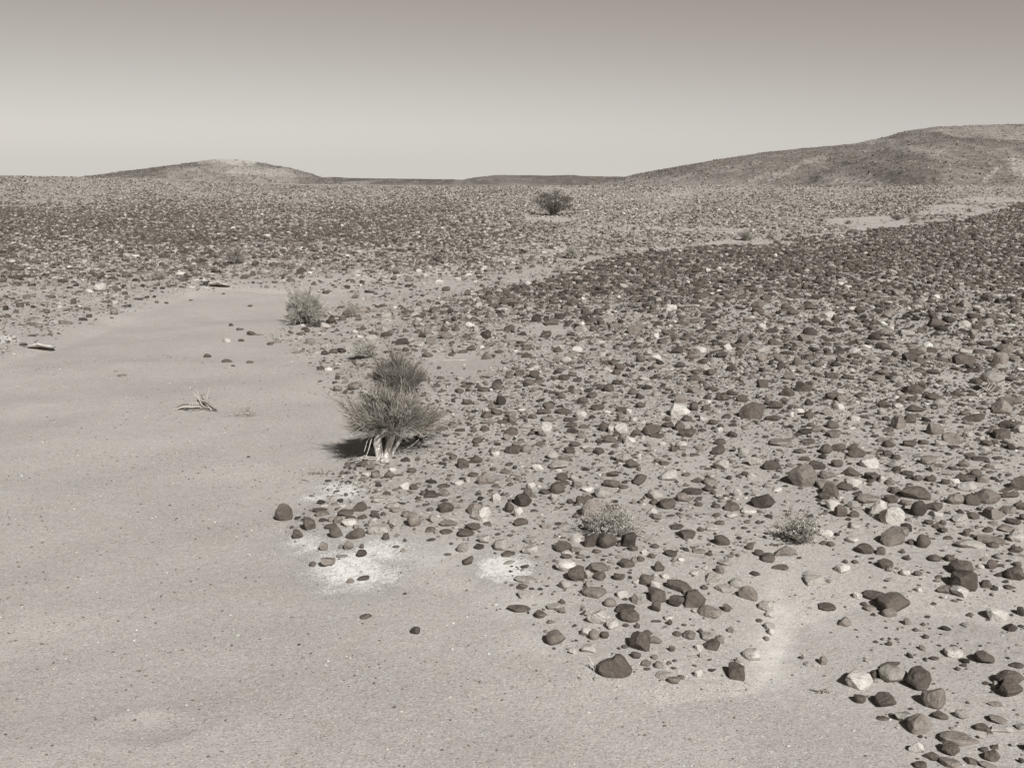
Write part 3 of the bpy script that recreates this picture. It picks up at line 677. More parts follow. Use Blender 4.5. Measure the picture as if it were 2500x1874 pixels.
def digitised():
    L = []
    for key, txt in SHEETS.items():
        ox, oy, s = VIEWS[key]
        for it in txt.replace('\n', '').split(';'):
            a = it.split()
            if len(a) != 5: continue
            cx, cy, w, h = (float(q) for q in a[:4])
            px, py = ox + cx * s, oy + cy * s
            if key == 'A' and px > 1201: continue
            if key == 'B' and px > 1921: continue
            if key == 'C' and px < 1919: continue
            if key == 'D' and (py > 1146 or px < 1797): continue
            if key == 'E' and px >= 1797: continue
            if key == 'E' and (py > 1148 and px > 1200): continue
            if key == 'G' and (py > 1098 or px > 1099): continue
            L.append([px, py, w * s, h * s, a[4][0], a[4][1]])
    out = []
    for q in L:                                    # the same stone read from two sheets
        if any(abs(q[0] - p[0]) < .3 * (q[2] + p[2]) * .5 and abs(q[1] - p[1]) < .3 * (q[3] + p[3]) * .5 for p in out): continue
        out.append(q)
    return out

DIG = digitised()
DIG.sort(key=lambda q: -q[2] * q[3])
N_IND = 298
IND, REST = DIG[:N_IND], DIG[N_IND:]

def place_stones(L):
    """centre and half sizes of stones that look w by h pixels at px, py"""
    px, py, w, h = (np.array([q[i] for q in L], float) for i in range(4))
    kb = np.array([{'f': .9, 'l': .6, 'b': .9, 'h': .5}.get(q[5], .95) for q in L])
    c = .3 * w / F * 10
    for _ in range(4):
        q = on_ground(px, py, .5 * c)
        dist = np.linalg.norm(q - CAM, axis=1)
        a = w / F * dist / 2
        el = np.arctan2(CAM[2] - q[:, 2], np.hypot(q[:, 0], q[:, 1]))
        hh = h / F * dist / 2
        b = np.minimum(a * kb, hh / np.sin(el) * .88)
        c = np.sqrt(np.maximum(hh * hh - (b * np.sin(el)) ** 2, (.12 * a) ** 2)) / np.cos(el)
        c = np.minimum(c * 1.22, a * 1.25)                     # the foot is under the sand
    z = height(q[:, 0], q[:, 1])
    return np.stack([q[:, 0], q[:, 1], z + .5 * c], -1), np.stack([a, b, c], -1)

POS, HALF = place_stones(DIG)
TAKEN = []
rows_lab = []
lm = list(LANDMARKS)
specs = {}
for (sx, sy), val in SPECIAL.items():
    if not val: continue
    j = min(range(len(IND)), key=lambda i: math.hypot(IND[i][0] - sx, IND[i][1] - sy))
    if math.hypot(IND[j][0] - sx, IND[j][1] - sy) < 16 and j not in specs:
        specs[j] = val[0]
        if val[1]: lm.append((IND[j][0], IND[j][1], val[1]))

TONE_W = {'k': 'blackish', 'd': 'dark', 'm': 'grey-brown', 'g': 'pale grey', 'w': 'white'}
KIND_W = {'r': 'rounded', 'o': 'oval', 'f': 'flat', 'a': 'angular', 'b': 'blocky', 'l': 'elongated', 'h': 'notched'}
ORD = ['', 'second nearest ', 'third nearest ', 'fourth nearest ', 'fifth nearest ', 'sixth nearest ', 'seventh nearest ']
def auto_labels():
    cand = {}
    for i, q in enumerate(IND):
        if i in specs: continue
        d = sorted((math.hypot((q[0] - a), (q[1] - b) * 1.25), j) for j, (a, b, t) in enumerate(lm))
        dd, j = d[0]
        dx, dy = q[0] - lm[j][0], (q[1] - lm[j][1]) * 1.25
        if abs(dx) > abs(dy): rel = 'left of' if dx < 0 else 'right of'
        else: rel = 'behind' if dy < 0 else 'in front of'
        size = 'large ' if q[2] > 48 else ('small ' if q[2] < 27 else '')
        cand.setdefault((size, q[4], q[5], rel, j), []).append((dd, i))
    lab = dict(specs)
    for (size, t, k, rel, j), L in cand.items():
        L.sort()
        for n, (dd, i) in enumerate(L):
            o = ORD[n] if len(L) > 1 else ''
            if len(L) > 1 and n == 0: o = 'nearest '
            lab[i] = f"{o}{size}{TONE_W[t]} {KIND_W[k]} stone {rel} {lm[j][2]}"
    return lab
LABELS = auto_labels()

for i, (px, py, w, h, t, kind) in enumerate(IND):
    loc, (a, b, c) = POS[i], HALF[i]
    p, f = stone_shape(kind, 4 if w > 34 else 3)
    yaw = rng.uniform(-.45, .45) if kind not in 'hb' else rng.uniform(-.2, .2)
    tilt = rng.normal() * (.10 if kind != 'f' else .05)
    p = p * np.array([a, b, c])
    ct, st = math.cos(tilt), math.sin(tilt)
    p = np.stack([p[:, 0] * ct - p[:, 2] * st, p[:, 1], p[:, 0] * st + p[:, 2] * ct], -1)
    cy, sy = math.cos(yaw), math.sin(yaw)
    p = np.stack([p[:, 0] * cy - p[:, 1] * sy, p[:, 0] * sy + p[:, 1] * cy, p[:, 2]], -1)
    o = link('stone', new_mesh('stone', p, f, True, M_STONE), loc)
    v = rng.uniform(.86, 1.16)
    o.color = tuple(min(.72, q * v) for q in TONES[t]) + (1,)
    tag(o, LABELS[i], 'boulder' if w > 52 else 'stone', 'stones strewn over the desert ground')
    TAKEN.append((loc[0], loc[1], max(a, b)))
TAKEN = np.array(TAKEN)

# ------------------------------------------------------------------ all the other stones: one object
def protos(sub, n):
    kinds = 'rroooffaaabl'
    return [stone_shape(kinds[i % len(kinds)], sub) for i in range(n)]

def scatter_mesh(P, half, yaw, tilt, tone, rnd, PR):
    """P centres, half sizes, one prototype each; returns verts, faces, colours"""
    nv, nf = len(PR[0][0]), len(PR[0][1])
    pv = np.stack([p for p, _ in PR]); f = PR[0][1]
    which = rng.integers(0, len(PR), len(P))
    q = pv[which] * half[:, None, :]
    ct, st = np.cos(tilt)[:, None], np.sin(tilt)[:, None]
    x, y, z = q[..., 0], q[..., 1], q[..., 2]
    x, z = x * ct - z * st, x * st + z * ct
    cy, sy = np.cos(yaw)[:, None], np.sin(yaw)[:, None]
    x, y = x * cy - y * sy, x * sy + y * cy
    V = np.stack([x, y, z], -1) + P[:, None, :]
    Fc = f[None] + (np.arange(len(P)) * nv)[:, None, None]
    C = np.repeat(np.concatenate([tone, rnd[:, None]], 1)[:, None, :], nv, 1)
    return V.reshape(-1, 3), Fc.reshape(-1, 3), C.reshape(-1, 4)

def tones_for(dark, n, white=.14):
    u = rng.random(n); base = np.array([TONES['d'], TONES['k'], TONES['m'], TONES['g'], TONES['w']])
    li = (1 - dark)
    idx = np.where(u < dark * .66, 0, np.where(u < dark, 1, np.where(u < dark + li * .42, 2, np.where(u < dark + li * (1 - white), 3, 4))))
    return np.minimum(base[idx] * rng.uniform(.78, 1.22, n)[:, None], .62)

def field_candidates():
    out = []
    for r0, r1 in [(3.6, 8), (8, 12), (12, 18), (18, 26), (26, 38), (38, 56), (56, 80), (80, 110), (110, 145)]:
        rm = (r0 + r1) / 2
        smin = max(.018, .00118 * rm) ; smax = .25 if r0 > 26 else .26
        A, q = .185, 1.72                         # how many stones are larger than a size
        dens = A * (smin ** -q - smax ** -q)
        half = .60
        n = int(dens * half * (r1 * r1 - r0 * r0) * 3.0)
        r = np.sqrt(rng.uniform(r0 * r0, r1 * r1, n)); a = rng.uniform(-half, half, n)
        x, y = r * np.sin(a), r * np.cos(a)
        u = rng.random(n)
        s = (smin ** -q - u * (smin ** -q - smax ** -q)) ** (-1 / q)
        z = height(x, y)
        px, py, dep = project(np.stack([x, y, z], -1))
        rho, dark = stone_field(px, py)
        rho = rho * np.where((py > 880) & (s * F / dep < 22), 1.75, 1)          # small chips between the cobbles
        keep = rng.random(n) * 3.0 < rho
        # the biggest stones close by are the ones copied one by one
        keep &= ~((py > 930) & (s * F / dep > 34) & (px > 500) & (px < 2520))
        keep &= ~((py > 820) & (py <= 930) & (s * F / dep > 40))
        out.append(np.stack([x, y, z, s, dark, dep], -1)[keep])
    return np.concatenate(out)

cand = field_candidates()
nearm = np.hypot(cand[:, 0], cand[:, 1]) < 24
ok = np.ones(len(cand), bool)
cn = cand[nearm]
dmin = np.full(len(cn), 9.)
for tx, ty, tr in np.concatenate([TAKEN, np.stack([POS[N_IND:, 0], POS[N_IND:, 1], HALF[N_IND:, 0]], -1)]):
    dmin = np.minimum(dmin, np.hypot(cn[:, 0] - tx, cn[:, 1] - ty) - tr * .92 - cn[:, 3] * .45)
ok[np.where(nearm)[0]] = dmin > 0
cand = cand[ok]
# thin out overlaps near the camera with a coarse grid
order = np.argsort(-cand[:, 3])
cand = cand[order]
cell = {}
keep = np.ones(len(cand), bool)
for i in range(len(cand)):
    x, y, s = cand[i, 0], cand[i, 1], cand[i, 3]
    if x * x + y * y > 900: continue
    g = .24; gx, gy = int(math.floor(x / g)), int(math.floor(y / g)); bad = False
    for ax in (-1, 0, 1):
        for ay in (-1, 0, 1):
            for (qx, qy, qs) in cell.get((gx + ax, gy + ay), ()):
                if (x - qx) ** 2 + (y - qy) ** 2 < (.37 * (s + qs)) ** 2: bad = True; break
            if bad: break
        if bad: break
    if bad: keep[i] = False
    else: cell.setdefault((gx, gy), []).append((x, y, s))
cand = cand[keep]

Vs, Fs, Cs, off = [], [], [], 0
def push(res):
    global off
    V, Fc, C = res
    Vs.append(V); Fs.append(Fc + off); Cs.append(C); off += len(V)
szpx = cand[:, 3] * F / cand[:, 5]
print('scatter', len(cand), [int(((szpx >= a) & (szpx < b)).sum()) for a, b in ((26, 1e9), (12, 26), (6, 12), (0, 6))])
for lo, hi, sub, npro in ((26, 1e9, 3, 40), (12, 26, 2, 48), (6, 12, 1, 48), (0, 6, 0, 40)):
    c = cand[(szpx >= lo) & (szpx < hi)]
    if not len(c): continue
    n = len(c)
    half = np.stack([c[:, 3] * .5, c[:, 3] * .5 * rng.uniform(.45, .95, n), c[:, 3] * .5 * rng.uniform(.18, .66, n)], -1)
    P = np.stack([c[:, 0], c[:, 1], c[:, 2] + half[:, 2] * rng.uniform(.05, .75, n)], -1)
    push(scatter_mesh(P, half, rng.uniform(0, 6.28, n), rng.normal(size=n) * .18, tones_for(c[:, 4], n, np.interp(c[:, 5], [10, 25, 60], [.15, .12, .04])), rng.random(n), protos(sub, npro)))
# digitised stones that are too small to be things of their own
PR = protos(3, 30)
for i, (px, py, w, h, t, kind) in enumerate(REST):
    loc, (a, b, c) = POS[N_IND + i], HALF[N_IND + i]
    push(scatter_mesh(loc[None], np.array([[a, b, c]]), rng.uniform(-.4, .4, 1), rng.normal(size=1) * .08,
                      np.array([TONES[t]]) * rng.uniform(.88, 1.14), rng.random(1), [PR[rng.integers(len(PR))]]))
# rocks on the hills
for (V, px, py), n, sm in ((hv1, 9000, (.25, .7)), (hv3, 34000, (.32, .9)), (hv2, 900, (.6, 1.2))):
    i = rng.integers(0, len(V), n)
    P = V[i] + np.concatenate([rng.uniform(-1.2, 1.2, (n, 2)), np.zeros((n, 1))], 1)
    near_cap = np.hypot((px[i] - 555) / 70, (py[i] - 391) / 10) < 1
    P[near_cap, 2] -= 8                       # the dune on the left hill is bare
    s = sm[0] * (1 - rng.random(n) * (1 - (sm[0] / sm[1]) ** 2)) ** -.5
    half = np.stack([s * .5, s * .4, s * .30], -1)
    push(scatter_mesh(P, half, rng.uniform(0, 6.28, n), rng.normal(size=n) * .1, tones_for(np.full(n, .62), n, .0), rng.random(n) * .5, protos(0, 20)))
o = link('stones', new_mesh('stones', np.concatenate(Vs), np.concatenate(Fs), True, M_SCATTER, np.concatenate(Cs)))
tag(o, kind='stuff')

# ------------------------------------------------------------------ grit on the sand: one object
def make_grit():
    n = 60000
    r = np.sqrt(rng.uniform(3.8 ** 2, 17 ** 2, n)); a = rng.uniform(-.56, .56, n)
    r = np.where(rng.random(n) < .5, 3.8 + (r - 3.8) * .55, r)
    x, y = r * np.sin(a), r * np.cos(a); z = height(x, y)
    px, py, dep = project(np.stack([x, y, z], -1))
    cl = .5 + fbm(x / .8, y / .5, 61, 3)
    k = rng.random(n) < np.clip(cl, .12, 1)
    x, y, z, r = x[k], y[k], z[k], r[k]; n = len(x)
    s = np.clip(.0045 * rng.random(n) ** -.42, .0045, .021) * (.75 + r / 26)
    half = np.stack([s * .5, s * .38, s * .22], -1)
    u = rng.random(n)
    base = np.array([(.19, .168, .148), (.30, .275, .245), (.62, .60, .565), (.72, .70, .67)])
    tone = base[np.where(u < .50, 0, np.where(u < .78, 1, np.where(u < .96, 2, 3)))] * rng.uniform(.85, 1.1, n)[:, None]
    V, Fc, C = scatter_mesh(np.stack([x, y, z + s * .06], -1), half, rng.uniform(0, 6.28, n), rng.normal(size=n) * .2, np.minimum(tone, .75), rng.random(n), protos(0, 24))
    tag(link('gravel', new_mesh('gravel', V, Fc, True, M_SCATTER, C)), kind='stuff')
make_grit()

# ------------------------------------------------------------------ plants
def tubes(P, R, sides=3):
    """many tapering stems: P (n,k,3) points, R (n,k) radii"""
    n, k, _ = P.shape
    T = np.gradient(P, axis=1); T /= np.linalg.norm(T, axis=2, keepdims=True) + 1e-9
    ref = unit(n)[:, None, :]
    U = np.cross(T, ref); U /= np.linalg.norm(U, axis=2, keepdims=True) + 1e-9
    Wv = np.cross(T, U)
    ang = np.arange(sides) * 2 * math.pi / sides
    ring = P[:, :, None, :] + R[:, :, None, None] * (np.cos(ang)[None, None, :, None] * U[:, :, None, :] + np.sin(ang)[None, None, :, None] * Wv[:, :, None, :])
    V = ring.reshape(-1, 3)
    i = (np.arange(n) * k * sides)[:, None, None]; j = (np.arange(k - 1) * sides)[None, :, None]; s = np.arange(sides)[None, None, :]
    a = i + j + s; b = i + j + (s + 1) % sides
    Q = np.stack([a, b, b + sides, a + sides], -1).reshape(-1, 4)
    return V, Q

def tone_col(n, per, lo=0., hi=1., power=1.):
    t = lo + (hi - lo) * rng.random(n) ** power
    t = np.repeat(t, per)
    return np.stack([t, t, t, np.ones_like(t)], -1)

def spiky(n_br, n_tw, rx, ry, rz, z0, droop=.0, core=.35, rad=.0019, elmin=-.15, spread=.35, lift=.15, jag=.12, lo=0., hi=1., power=1.):
    """a dome of thin stems that fan out from a low centre"""
    el = np.arcsin(np.clip(rng.uniform(math.sin(elmin), 1, n_br), -1, 1)); az = rng.uniform(0, 2 * math.pi, n_br)
    D = np.stack([np.cos(el) * np.cos(az), np.cos(el) * np.sin(az), np.sin(el)], -1)
    blen = np.exp(rng.normal(size=n_br) * jag)
    S = np.array([rx, ry, rz])
    P, R = [], []
    # woody branches
    k = 5; t = np.linspace(0, 1, k)[None, :, None]
    start = rng.normal(size=(n_br, 1, 3)) * np.array([rx, ry, rz * .2]) * .10
    end = D[:, None, :] * S * (.72 * blen)[:, None, None]
    B = start * (1 - t) + end * t; B[..., 2] += z0 + lift * rz * (t[..., 0] - t[..., 0] ** 2) * 2
    P1, R1 = B, np.repeat(np.linspace(rad * 2.6, rad * 1.1, k)[None], n_br, 0)
    # twigs along each branch
    m = n_br * n_tw
    bi = np.repeat(np.arange(n_br), n_tw)
    tt = core + (1 - core) * rng.random(m) ** .8
    kk = tt * (k - 1); i0 = np.minimum(kk.astype(int), k - 2); fr = (kk - i0)[:, None]
    S0 = B[bi, i0] * (1 - fr) + B[bi, i0 + 1] * fr
    dv = D[bi] + rng.normal(size=(m, 3)) * spread
    dv[:, 2] += .25
    dv /= np.linalg.norm(dv, axis=1, keepdims=True)
    L = np.linalg.norm(S) * .40 * rng.uniform(.45, 1.0, m)
    # stop near the dome
    k2 = 4; t2 = np.linspace(0, 1, k2)[None, :, None]
    T = S0[:, None, :] + dv[:, None, :] * (L[:, None, None] * t2)
    T += rng.normal(size=(m, 1, 3)) * (L * .10)[:, None, None] * (t2 ** 2)
    T[..., 2] -= droop * rz * t2[..., 0] ** 2 * (1 - np.abs(D[bi, 2]))[:, None]
    q = (T - np.array([0, 0, z0])) / S
    rad_q = np.linalg.norm(q, axis=2)
    lim = (1.0 * blen[bi] * rng.uniform(.86, 1.1, m))[:, None]
    fac = np.minimum(1, lim / np.maximum(rad_q, 1e-6))[..., None]
    T = np.array([0, 0, z0]) + (T - np.array([0, 0, z0])) * fac
    T[..., 2] = np.maximum(T[..., 2], .012 if z0 < .2 else z0 - .10 + .08 * rng.random((len(T), 1)))
    R2 = rad * np.array([1., .85, .65, .3])[None] * rng.uniform(.7, 1.25, (m, 1))
    V1, Q1 = tubes(P1, R1); V2, Q2 = tubes(T, R2)
    C = np.concatenate([tone_col(n_br, k * 3, lo, hi, power), tone_col(m, k2 * 3, lo, hi, power)])
    return np.concatenate([V1, V2]), np.concatenate([Q1, Q2 + len(V1)]), C

def grow(base_dirs, length, depth, rad, fork=3, bend=.5, leaf=None, shrink=.66):
    """twiggy plant with forks; returns stems and the points where leaves sit"""
    P, R, leaves = [], [], []
    def go(p, d, L, r, lev):
        k = 4; pts = [p]; dd = d.copy()
        for _ in range(k - 1):
            dd = dd + rng.normal(size=3) * bend * .28; dd[2] += .05; dd /= np.linalg.norm(dd)
            pts.append(pts[-1] + dd * L / (k - 1))
            if lev <= 1: leaves.append(pts[-1])
        P.append(pts); R.append(np.linspace(r, r * .6, k))
        if lev > 0:
            for _ in range(fork):
                nd = dd + rng.normal(size=3) * bend; nd[2] = abs(nd[2]) * .8 + .05; nd /= np.linalg.norm(nd)
                go(pts[rng.integers(1, k)], nd, L * shrink * rng.uniform(.7, 1.2), r * .62, lev - 1)
    for d in base_dirs: go(np.zeros(3), np.array(d, float) / np.linalg.norm(d), length * rng.uniform(.75, 1.15), rad, depth)
    return np.array(P), np.array(R), np.array(leaves)

def leaf_mesh(pts, size, per=2, jit=.5):
    n = len(pts) * per
    c = np.repeat(pts, per, 0) + rng.normal(size=(n, 3)) * size * jit
    a = unit(n); b = np.cross(a, unit(n)); b /= np.linalg.norm(b, axis=1, keepdims=True) + 1e-9
    s = size * rng.uniform(.6, 1.3, n)[:, None]
    V = np.stack([c - a * s, c + b * s * .45, c + a * s, c - b * s * .45], 1).reshape(-1, 3)
    return V, np.arange(n * 4).reshape(n, 4), tone_col(n, 4)

def scale_at(p): return np.linalg.norm(p - CAM) / F        # metres per photograph pixel there

# the bush with bare white trunks
def skin_trunk(paths, name, parent):
    for pts, rad in paths:
        pts = np.array(pts, float); rad = np.array(rad, float)
        t = np.linspace(0, 1, 15); ti = np.linspace(0, 1, len(pts))
        P = np.stack([np.interp(t, ti, pts[:, j]) for j in range(3)], -1); r = np.interp(t, ti, rad)
        for _ in range(2): P[1:-1] = (P[:-2] + P[1:-1] * 2 + P[2:]) / 4
        sides = 14; ang = np.linspace(0, 2 * math.pi, sides, endpoint=False)
        ph = rng.uniform(0, 6.28, 3)
        wob = 1 + .16 * np.sin(3 * ang[None] + ph[0] + t[:, None] * 5) + .09 * np.sin(5 * ang[None] + ph[1] - t[:, None] * 7)
        T = np.gradient(P, axis=0); T /= np.linalg.norm(T, axis=1, keepdims=True)
        U = np.cross(T, [0, 1, 0]); U /= np.linalg.norm(U, axis=1, keepdims=True); Wv = np.cross(T, U)
        V = (P[:, None] + (r[:, None] * wob)[..., None] * (np.cos(ang)[None, :, None] * U[:, None] + np.sin(ang)[None, :, None] * Wv[:, None])).reshape(-1, 3)
        k = len(t)
        i = (np.arange(k - 1) * sides)[:, None]; s = np.arange(sides)[None]
        Q = np.stack([i + s, i + (s + 1) % sides, i + (s + 1) % sides + sides, i + s + sides], -1).reshape(-1, 4)
        link(name, new_mesh(name, V, Q, True, M_BARK), (0, 0, 0), parent)

BUSHES = 'dry bushes growing in the stony desert'
p = gpt(936, 1118); m = scale_at(p)
root = thing('desert_bush', p, 'wide dome of bristly dry stems on two bare white trunks at the sand edge', 'bush', BUSHES)
skin_trunk([([(-.030, 0, -.03), (-.036, .0, .05), (-.052, .01, .13), (-.045, .04, .20), (-.02, .07, .28)], [.044, .037, .035, .03, .02]),
            ([(.022, .0, -.03), (.030, .02, .06), (.052, .03, .13), (.085, .05, .20), (.11, .07, .27)], [.040, .033, .029, .025, .016]),
            ([(.05, .05, -.02), (.08, .07, .05), (.12, .09, .11), (.16, .11, .18)], [.028, .022, .018, .013])], 'trunk', root)
V, Q, C = spiky(150, 42, .475, .44, .31, .26, .05, .16, .0022, -.12, .32, .10, .19, .0, 1., 1.25)
V += np.array([.065, .14, 0])
link('crown', new_mesh('crown', V, Q, True, M_STEM, C), (0, 0, 0), root)
for pts in ([(-.14, -.02, .17), (-.155, -.03, .12), (-.17, -.03, .07)], [(-.10, -.04, .19), (-.125, -.05, .10), (-.16, -.07, .0)], [(.33, -.02, .18), (.27, -.03, .13), (.22, -.03, .10)],
            [(-.05, -.06, .02), (-.16, -.07, .035), (-.27, -.06, .01)], [(-.06, -.08, .01), (-.18, -.12, .03), (-.29, -.13, .0)]):
    V, Q = tubes(np.array([pts]), np.array([[.005, .004, .0025]]), 6)
    link('dead_branch', new_mesh('dead_branch', V, Q, True, M_PALE, tone_col(1, 18, .3, .9)), (0, 0, 0), root)

def bush(name, px, py, w, h, label, mt, n_br, n_tw, z0f=.06, elmin=0., rad=.0019, spread=.34, droop=0., lo=0., hi=1., power=1., jag=.18, lift=.15, group=BUSHES, cat='bush', depth=.95):
    p = gpt(px, py); s = scale_at(p)
    rx = w * s / 2 * .90; rz = h * s * .86 * (1 - z0f)
    V, Q, C = spiky(n_br, n_tw, rx, rx * depth, rz, h * s * z0f, droop, .25, rad, elmin, spread, lift, jag, lo, hi, power)
    o = link(name, new_mesh(name, V, Q, True, mt, C), p + np.array([0, rx * .25, 0]))
    return tag(o, label, cat, group)

bush('desert_bush', 968, 978, 150, 122, 'tall upright tuft of grey dry stems right behind the white-trunked bush', M_STEM, 90, 44, .05, .30, .0026, .30, .0, .0, .55, 1.1)
bush('desert_bush', 893, 874, 88, 52, 'pale straggly low bush just behind the tall grey tuft', M_PALE, 80, 22, .05, .12, .0030, .5, .0, .2, 1., 1.)
bush('desert_bush', 745, 792, 112, 92, 'round broom-like bush with pale tips standing on the sand edge', M_BROOM, 150, 50, .08, -.05, .0034, .26, .05, .1, 1., .8)
bush('desert_bush', 853, 775, 50, 36, 'small rounded twiggy bush beside the broom-like bush', M_STEM, 50, 20, .06, .05, .0034, .45, 0, .2, 1., .8)
bush('desert_bush', 870, 728, 28, 20, 'tiny dry bush on stones behind the small twiggy bush', M_STEM, 24, 14, .06, .1, .0036, .5, 0, .3, 1.)
bush('desert_bush', 572, 644, 54, 46, 'dry upright bush at the edge of the left stone plain', M_STEM, 56, 22, .06, .1, .0045, .42, 0, .1, 1., 1.1)
bush('desert_bush', 1064, 640, 34, 28, 'little dark bush on the stone plain left of the channel', M_STEM, 40, 18, .06, .1, .005, .42, 0, .0, .8, 1.2)
bush('desert_bush', 1395, 632, 38, 36, 'grey round bush beside the far sandy channel', M_BROOM, 44, 22, .06, .05, .005, .42, 0, .0, .8, 1.)
bush('desert_bush', 1363, 665, 46, 22, 'faint pale dry bush below the grey channel bush', M_PALE, 34, 12, .06, .1, .0038, .55, 0, .0, .8, 1.)
bush('desert_bush', 1820, 588, 38, 30, 'round bush on the far sand strip right of the tree', M_BROOM, 44, 24, .06, 0., .006, .36, 0, .0, .7, 1.)
bush('desert_bush', 1880, 583, 22, 14, 'low dark bush right of the round far bush', M_STEM, 26, 16, .06, .0, .006, .5, 0, .0, .7, 1.)
bush('desert_bush', 1548, 563, 16, 13, 'tiny dark bush between the tree and the sand strip', M_STEM, 20, 14, .06, .0, .0065, .5, 0, .0, .6, 1.)
bush('desert_bush', 1570, 557, 16, 9, 'tiny flat bush right of the tiny dark one', M_STEM, 20, 12, .06, .0, .0065, .5, 0, .0, .8, 1.)
bush('desert_bush', 2190, 538, 26, 16, 'low dark bush on the far right sand patch', M_STEM, 30, 18, .06, .0, .0065, .45, 0, .0, .6, 1.)
bush('desert_bush', 2231, 544, 24, 22, 'paler taller bush on the far right sand patch', M_BROOM, 30, 18, .06, .0, .0065, .45, 0, .0, .7, 1.)
bush('desert_bush', 2072, 547, 20, 11, 'tiny bush at the left end of the far sand patch', M_STEM, 20, 12, .06, .0, .0065, .5, 0, .0, .8, 1.)
bush('desert_bush', 2366, 519, 18, 11, 'tiny bush beside the farthest right sand strip', M_STEM, 20, 12, .06, .0, .007, .5, 0, .0, .8, 1.)
bush('desert_bush', 386, 684, 48, 34, 'pale wispy dead bush among stones at left', M_PALE, 34, 12, .06, .1, .0036, .5, 0, .0, .7, 1.)
bush('desert_bush', 2012, 592, 14, 10, 'tiny bush on the dark crest below the far sand patch', M_STEM, 16, 10, .06, .0, .006, .5, 0, .0, .6, 1.)

# acacia
p = gpt(1352, 527); s = scale_at(p)
root = thing('acacia_tree', p, 'lone dark acacia with many stems fanning from the ground on the far plain', 'tree')
hw, hh = 47 * s, 60 * s
cl = []
for q in range(64):                                   # flat clumps of fine leaves at the branch ends, gaps between them
    a = q * 2.4 + rng.normal() * .3; rad = math.sqrt((q + .5) / 64); zf = rng.uniform(.34, 1.)
    wid = np.interp(zf, [.3, .45, .7, 1.], [.85, 1.02, 1., .68])
    cl.append((hw * rad * wid * math.cos(a), hw * rad * wid * math.sin(a), hh * zf * (1 - .12 * rad) * rng.uniform(.9, 1.05)))
cl = np.array(cl)
t = np.linspace(0, 1, 7)[None, :, None]
b0 = rng.normal(size=(64, 1, 3)) * np.array([.07, .07, 0])
P = b0 * (1 - t) + cl[:, None, :] * t
P[..., :2] *= (t[..., :1] * .0 + .55 + .45 * t) ; P += rng.normal(size=P.shape) * .02 * t
R = np.linspace(.024, .005, 7)[None] * rng.uniform(.6, 1.3, (64, 1))
V, Q = tubes(P, R, 5)
link('trunk', new_mesh('trunk', V, Q, True, M_TREE, tone_col(64, 35, .5, 1)), (0, 0, 0), root)
pts = np.repeat(cl, 70, 0) + rng.normal(size=(64 * 70, 3)) * np.array([.13, .13, .065])
V, Q, C = leaf_mesh(pts, .022, 2, 1.)
link('crown', new_mesh('crown', V, Q, False, M_TREE, C), (0, 0, 0), root)

# leafy shrubs
def leafy(px, py, w, h, label, n, skew):
    p = gpt(px, py); s = scale_at(p)
    root = thing('leafy_shrub', p, label, 'shrub', 'small leafy shrubs between the stones')
    n = int(n * 1.5)
    dirs = [(rng.normal() * .75 + skew, rng.normal() * .6, rng.uniform(.5, 1.1)) for _ in range(n)]
    P, R, lv = grow(dirs, h * s * .55, 2, .0032, 3, .55)
    cx = np.percentile(lv[:, 0], 2), np.percentile(lv[:, 0], 98)
    k = np.array([w * s / (cx[1] - cx[0]), w * s / (cx[1] - cx[0]), h * s / np.percentile(lv[:, 2], 98)])
    P = P * k; lv = lv * k
    V, Q = tubes(P, R * .9, 4)
    link('stems', new_mesh('stems', V, Q, True, M_BROOM, tone_col(len(P), 16)), (0, 0, 0), root)
    V, Q, C = leaf_mesh(lv, .0075, 4, 1.0)
    link('leaves', new_mesh('leaves', V, Q, False, M_LEAF, C), (0, 0, 0), root)
leafy(1490, 1306, 128, 68, 'pale-twigged leafy shrub growing behind three dark blocks', 19, .0)
leafy(1958, 1326, 88, 62, 'sparse leafy shrub on bare sand under the two-toned boulder', 14, .05)

# twigs and sticks
TW = 'dead twigs and sticks lying on the ground'
def twig_plant(px, py, paths, label, name='dry_twig', cat='twig', mt=M_PALE, lo=.3, hi=1., r=.0035, group=TW):
    p = gpt(px, py); s = scale_at(p)
    Vs, Qs, Cs, off = [], [], [], 0
    for pts in paths:
        A = np.array(pts, float) * s
        t = np.linspace(0, 1, 7); ti = np.linspace(0, 1, len(A))
        P = np.stack([np.interp(t, ti, A[:, j]) for j in range(3)], -1) + rng.normal(size=(7, 3)) * .0018
        V, Q = tubes(P[None], np.linspace(r, r * .45, 7)[None], 5)
        Vs.append(V); Qs.append(Q + off); Cs.append(tone_col(1, 35, lo, hi)); off += len(V)
    o = link(name, new_mesh(name, np.concatenate(Vs), np.concatenate(Qs), True, mt, np.concatenate(Cs)), p)
    return tag(o, label, cat, group)
twig_plant(1452, 1638, [[(0, 0, -2), (-6, 2, 18), (-14, 6, 36)], [(0, 0, -2), (1, -3, 20), (3, -4, 38)], [(0, 0, 3), (8, 4, 16), (12, 2, 26)], [(-4, 2, 14), (-3, 3, 30)]], 'small pale forked twig sprouting left of the heart-shaped stone', r=.0032)
twig_plant(2008, 1692, [[(0, 0, 0), (-12, 5, 4), (-26, 12, 4)], [(0, 0, 0), (10, 4, 9), (24, 8, 16)], [(-4, 2, 2), (-14, -4, 3)], [(6, 2, 5), (16, -4, 4)], [(0, 0, 0), (4, 8, 8)]], 'tiny dark sprig with small leaves on the sand below the dust patch', 'dry_sprig', mt=M_STEM, lo=0, hi=.5, r=.0045)
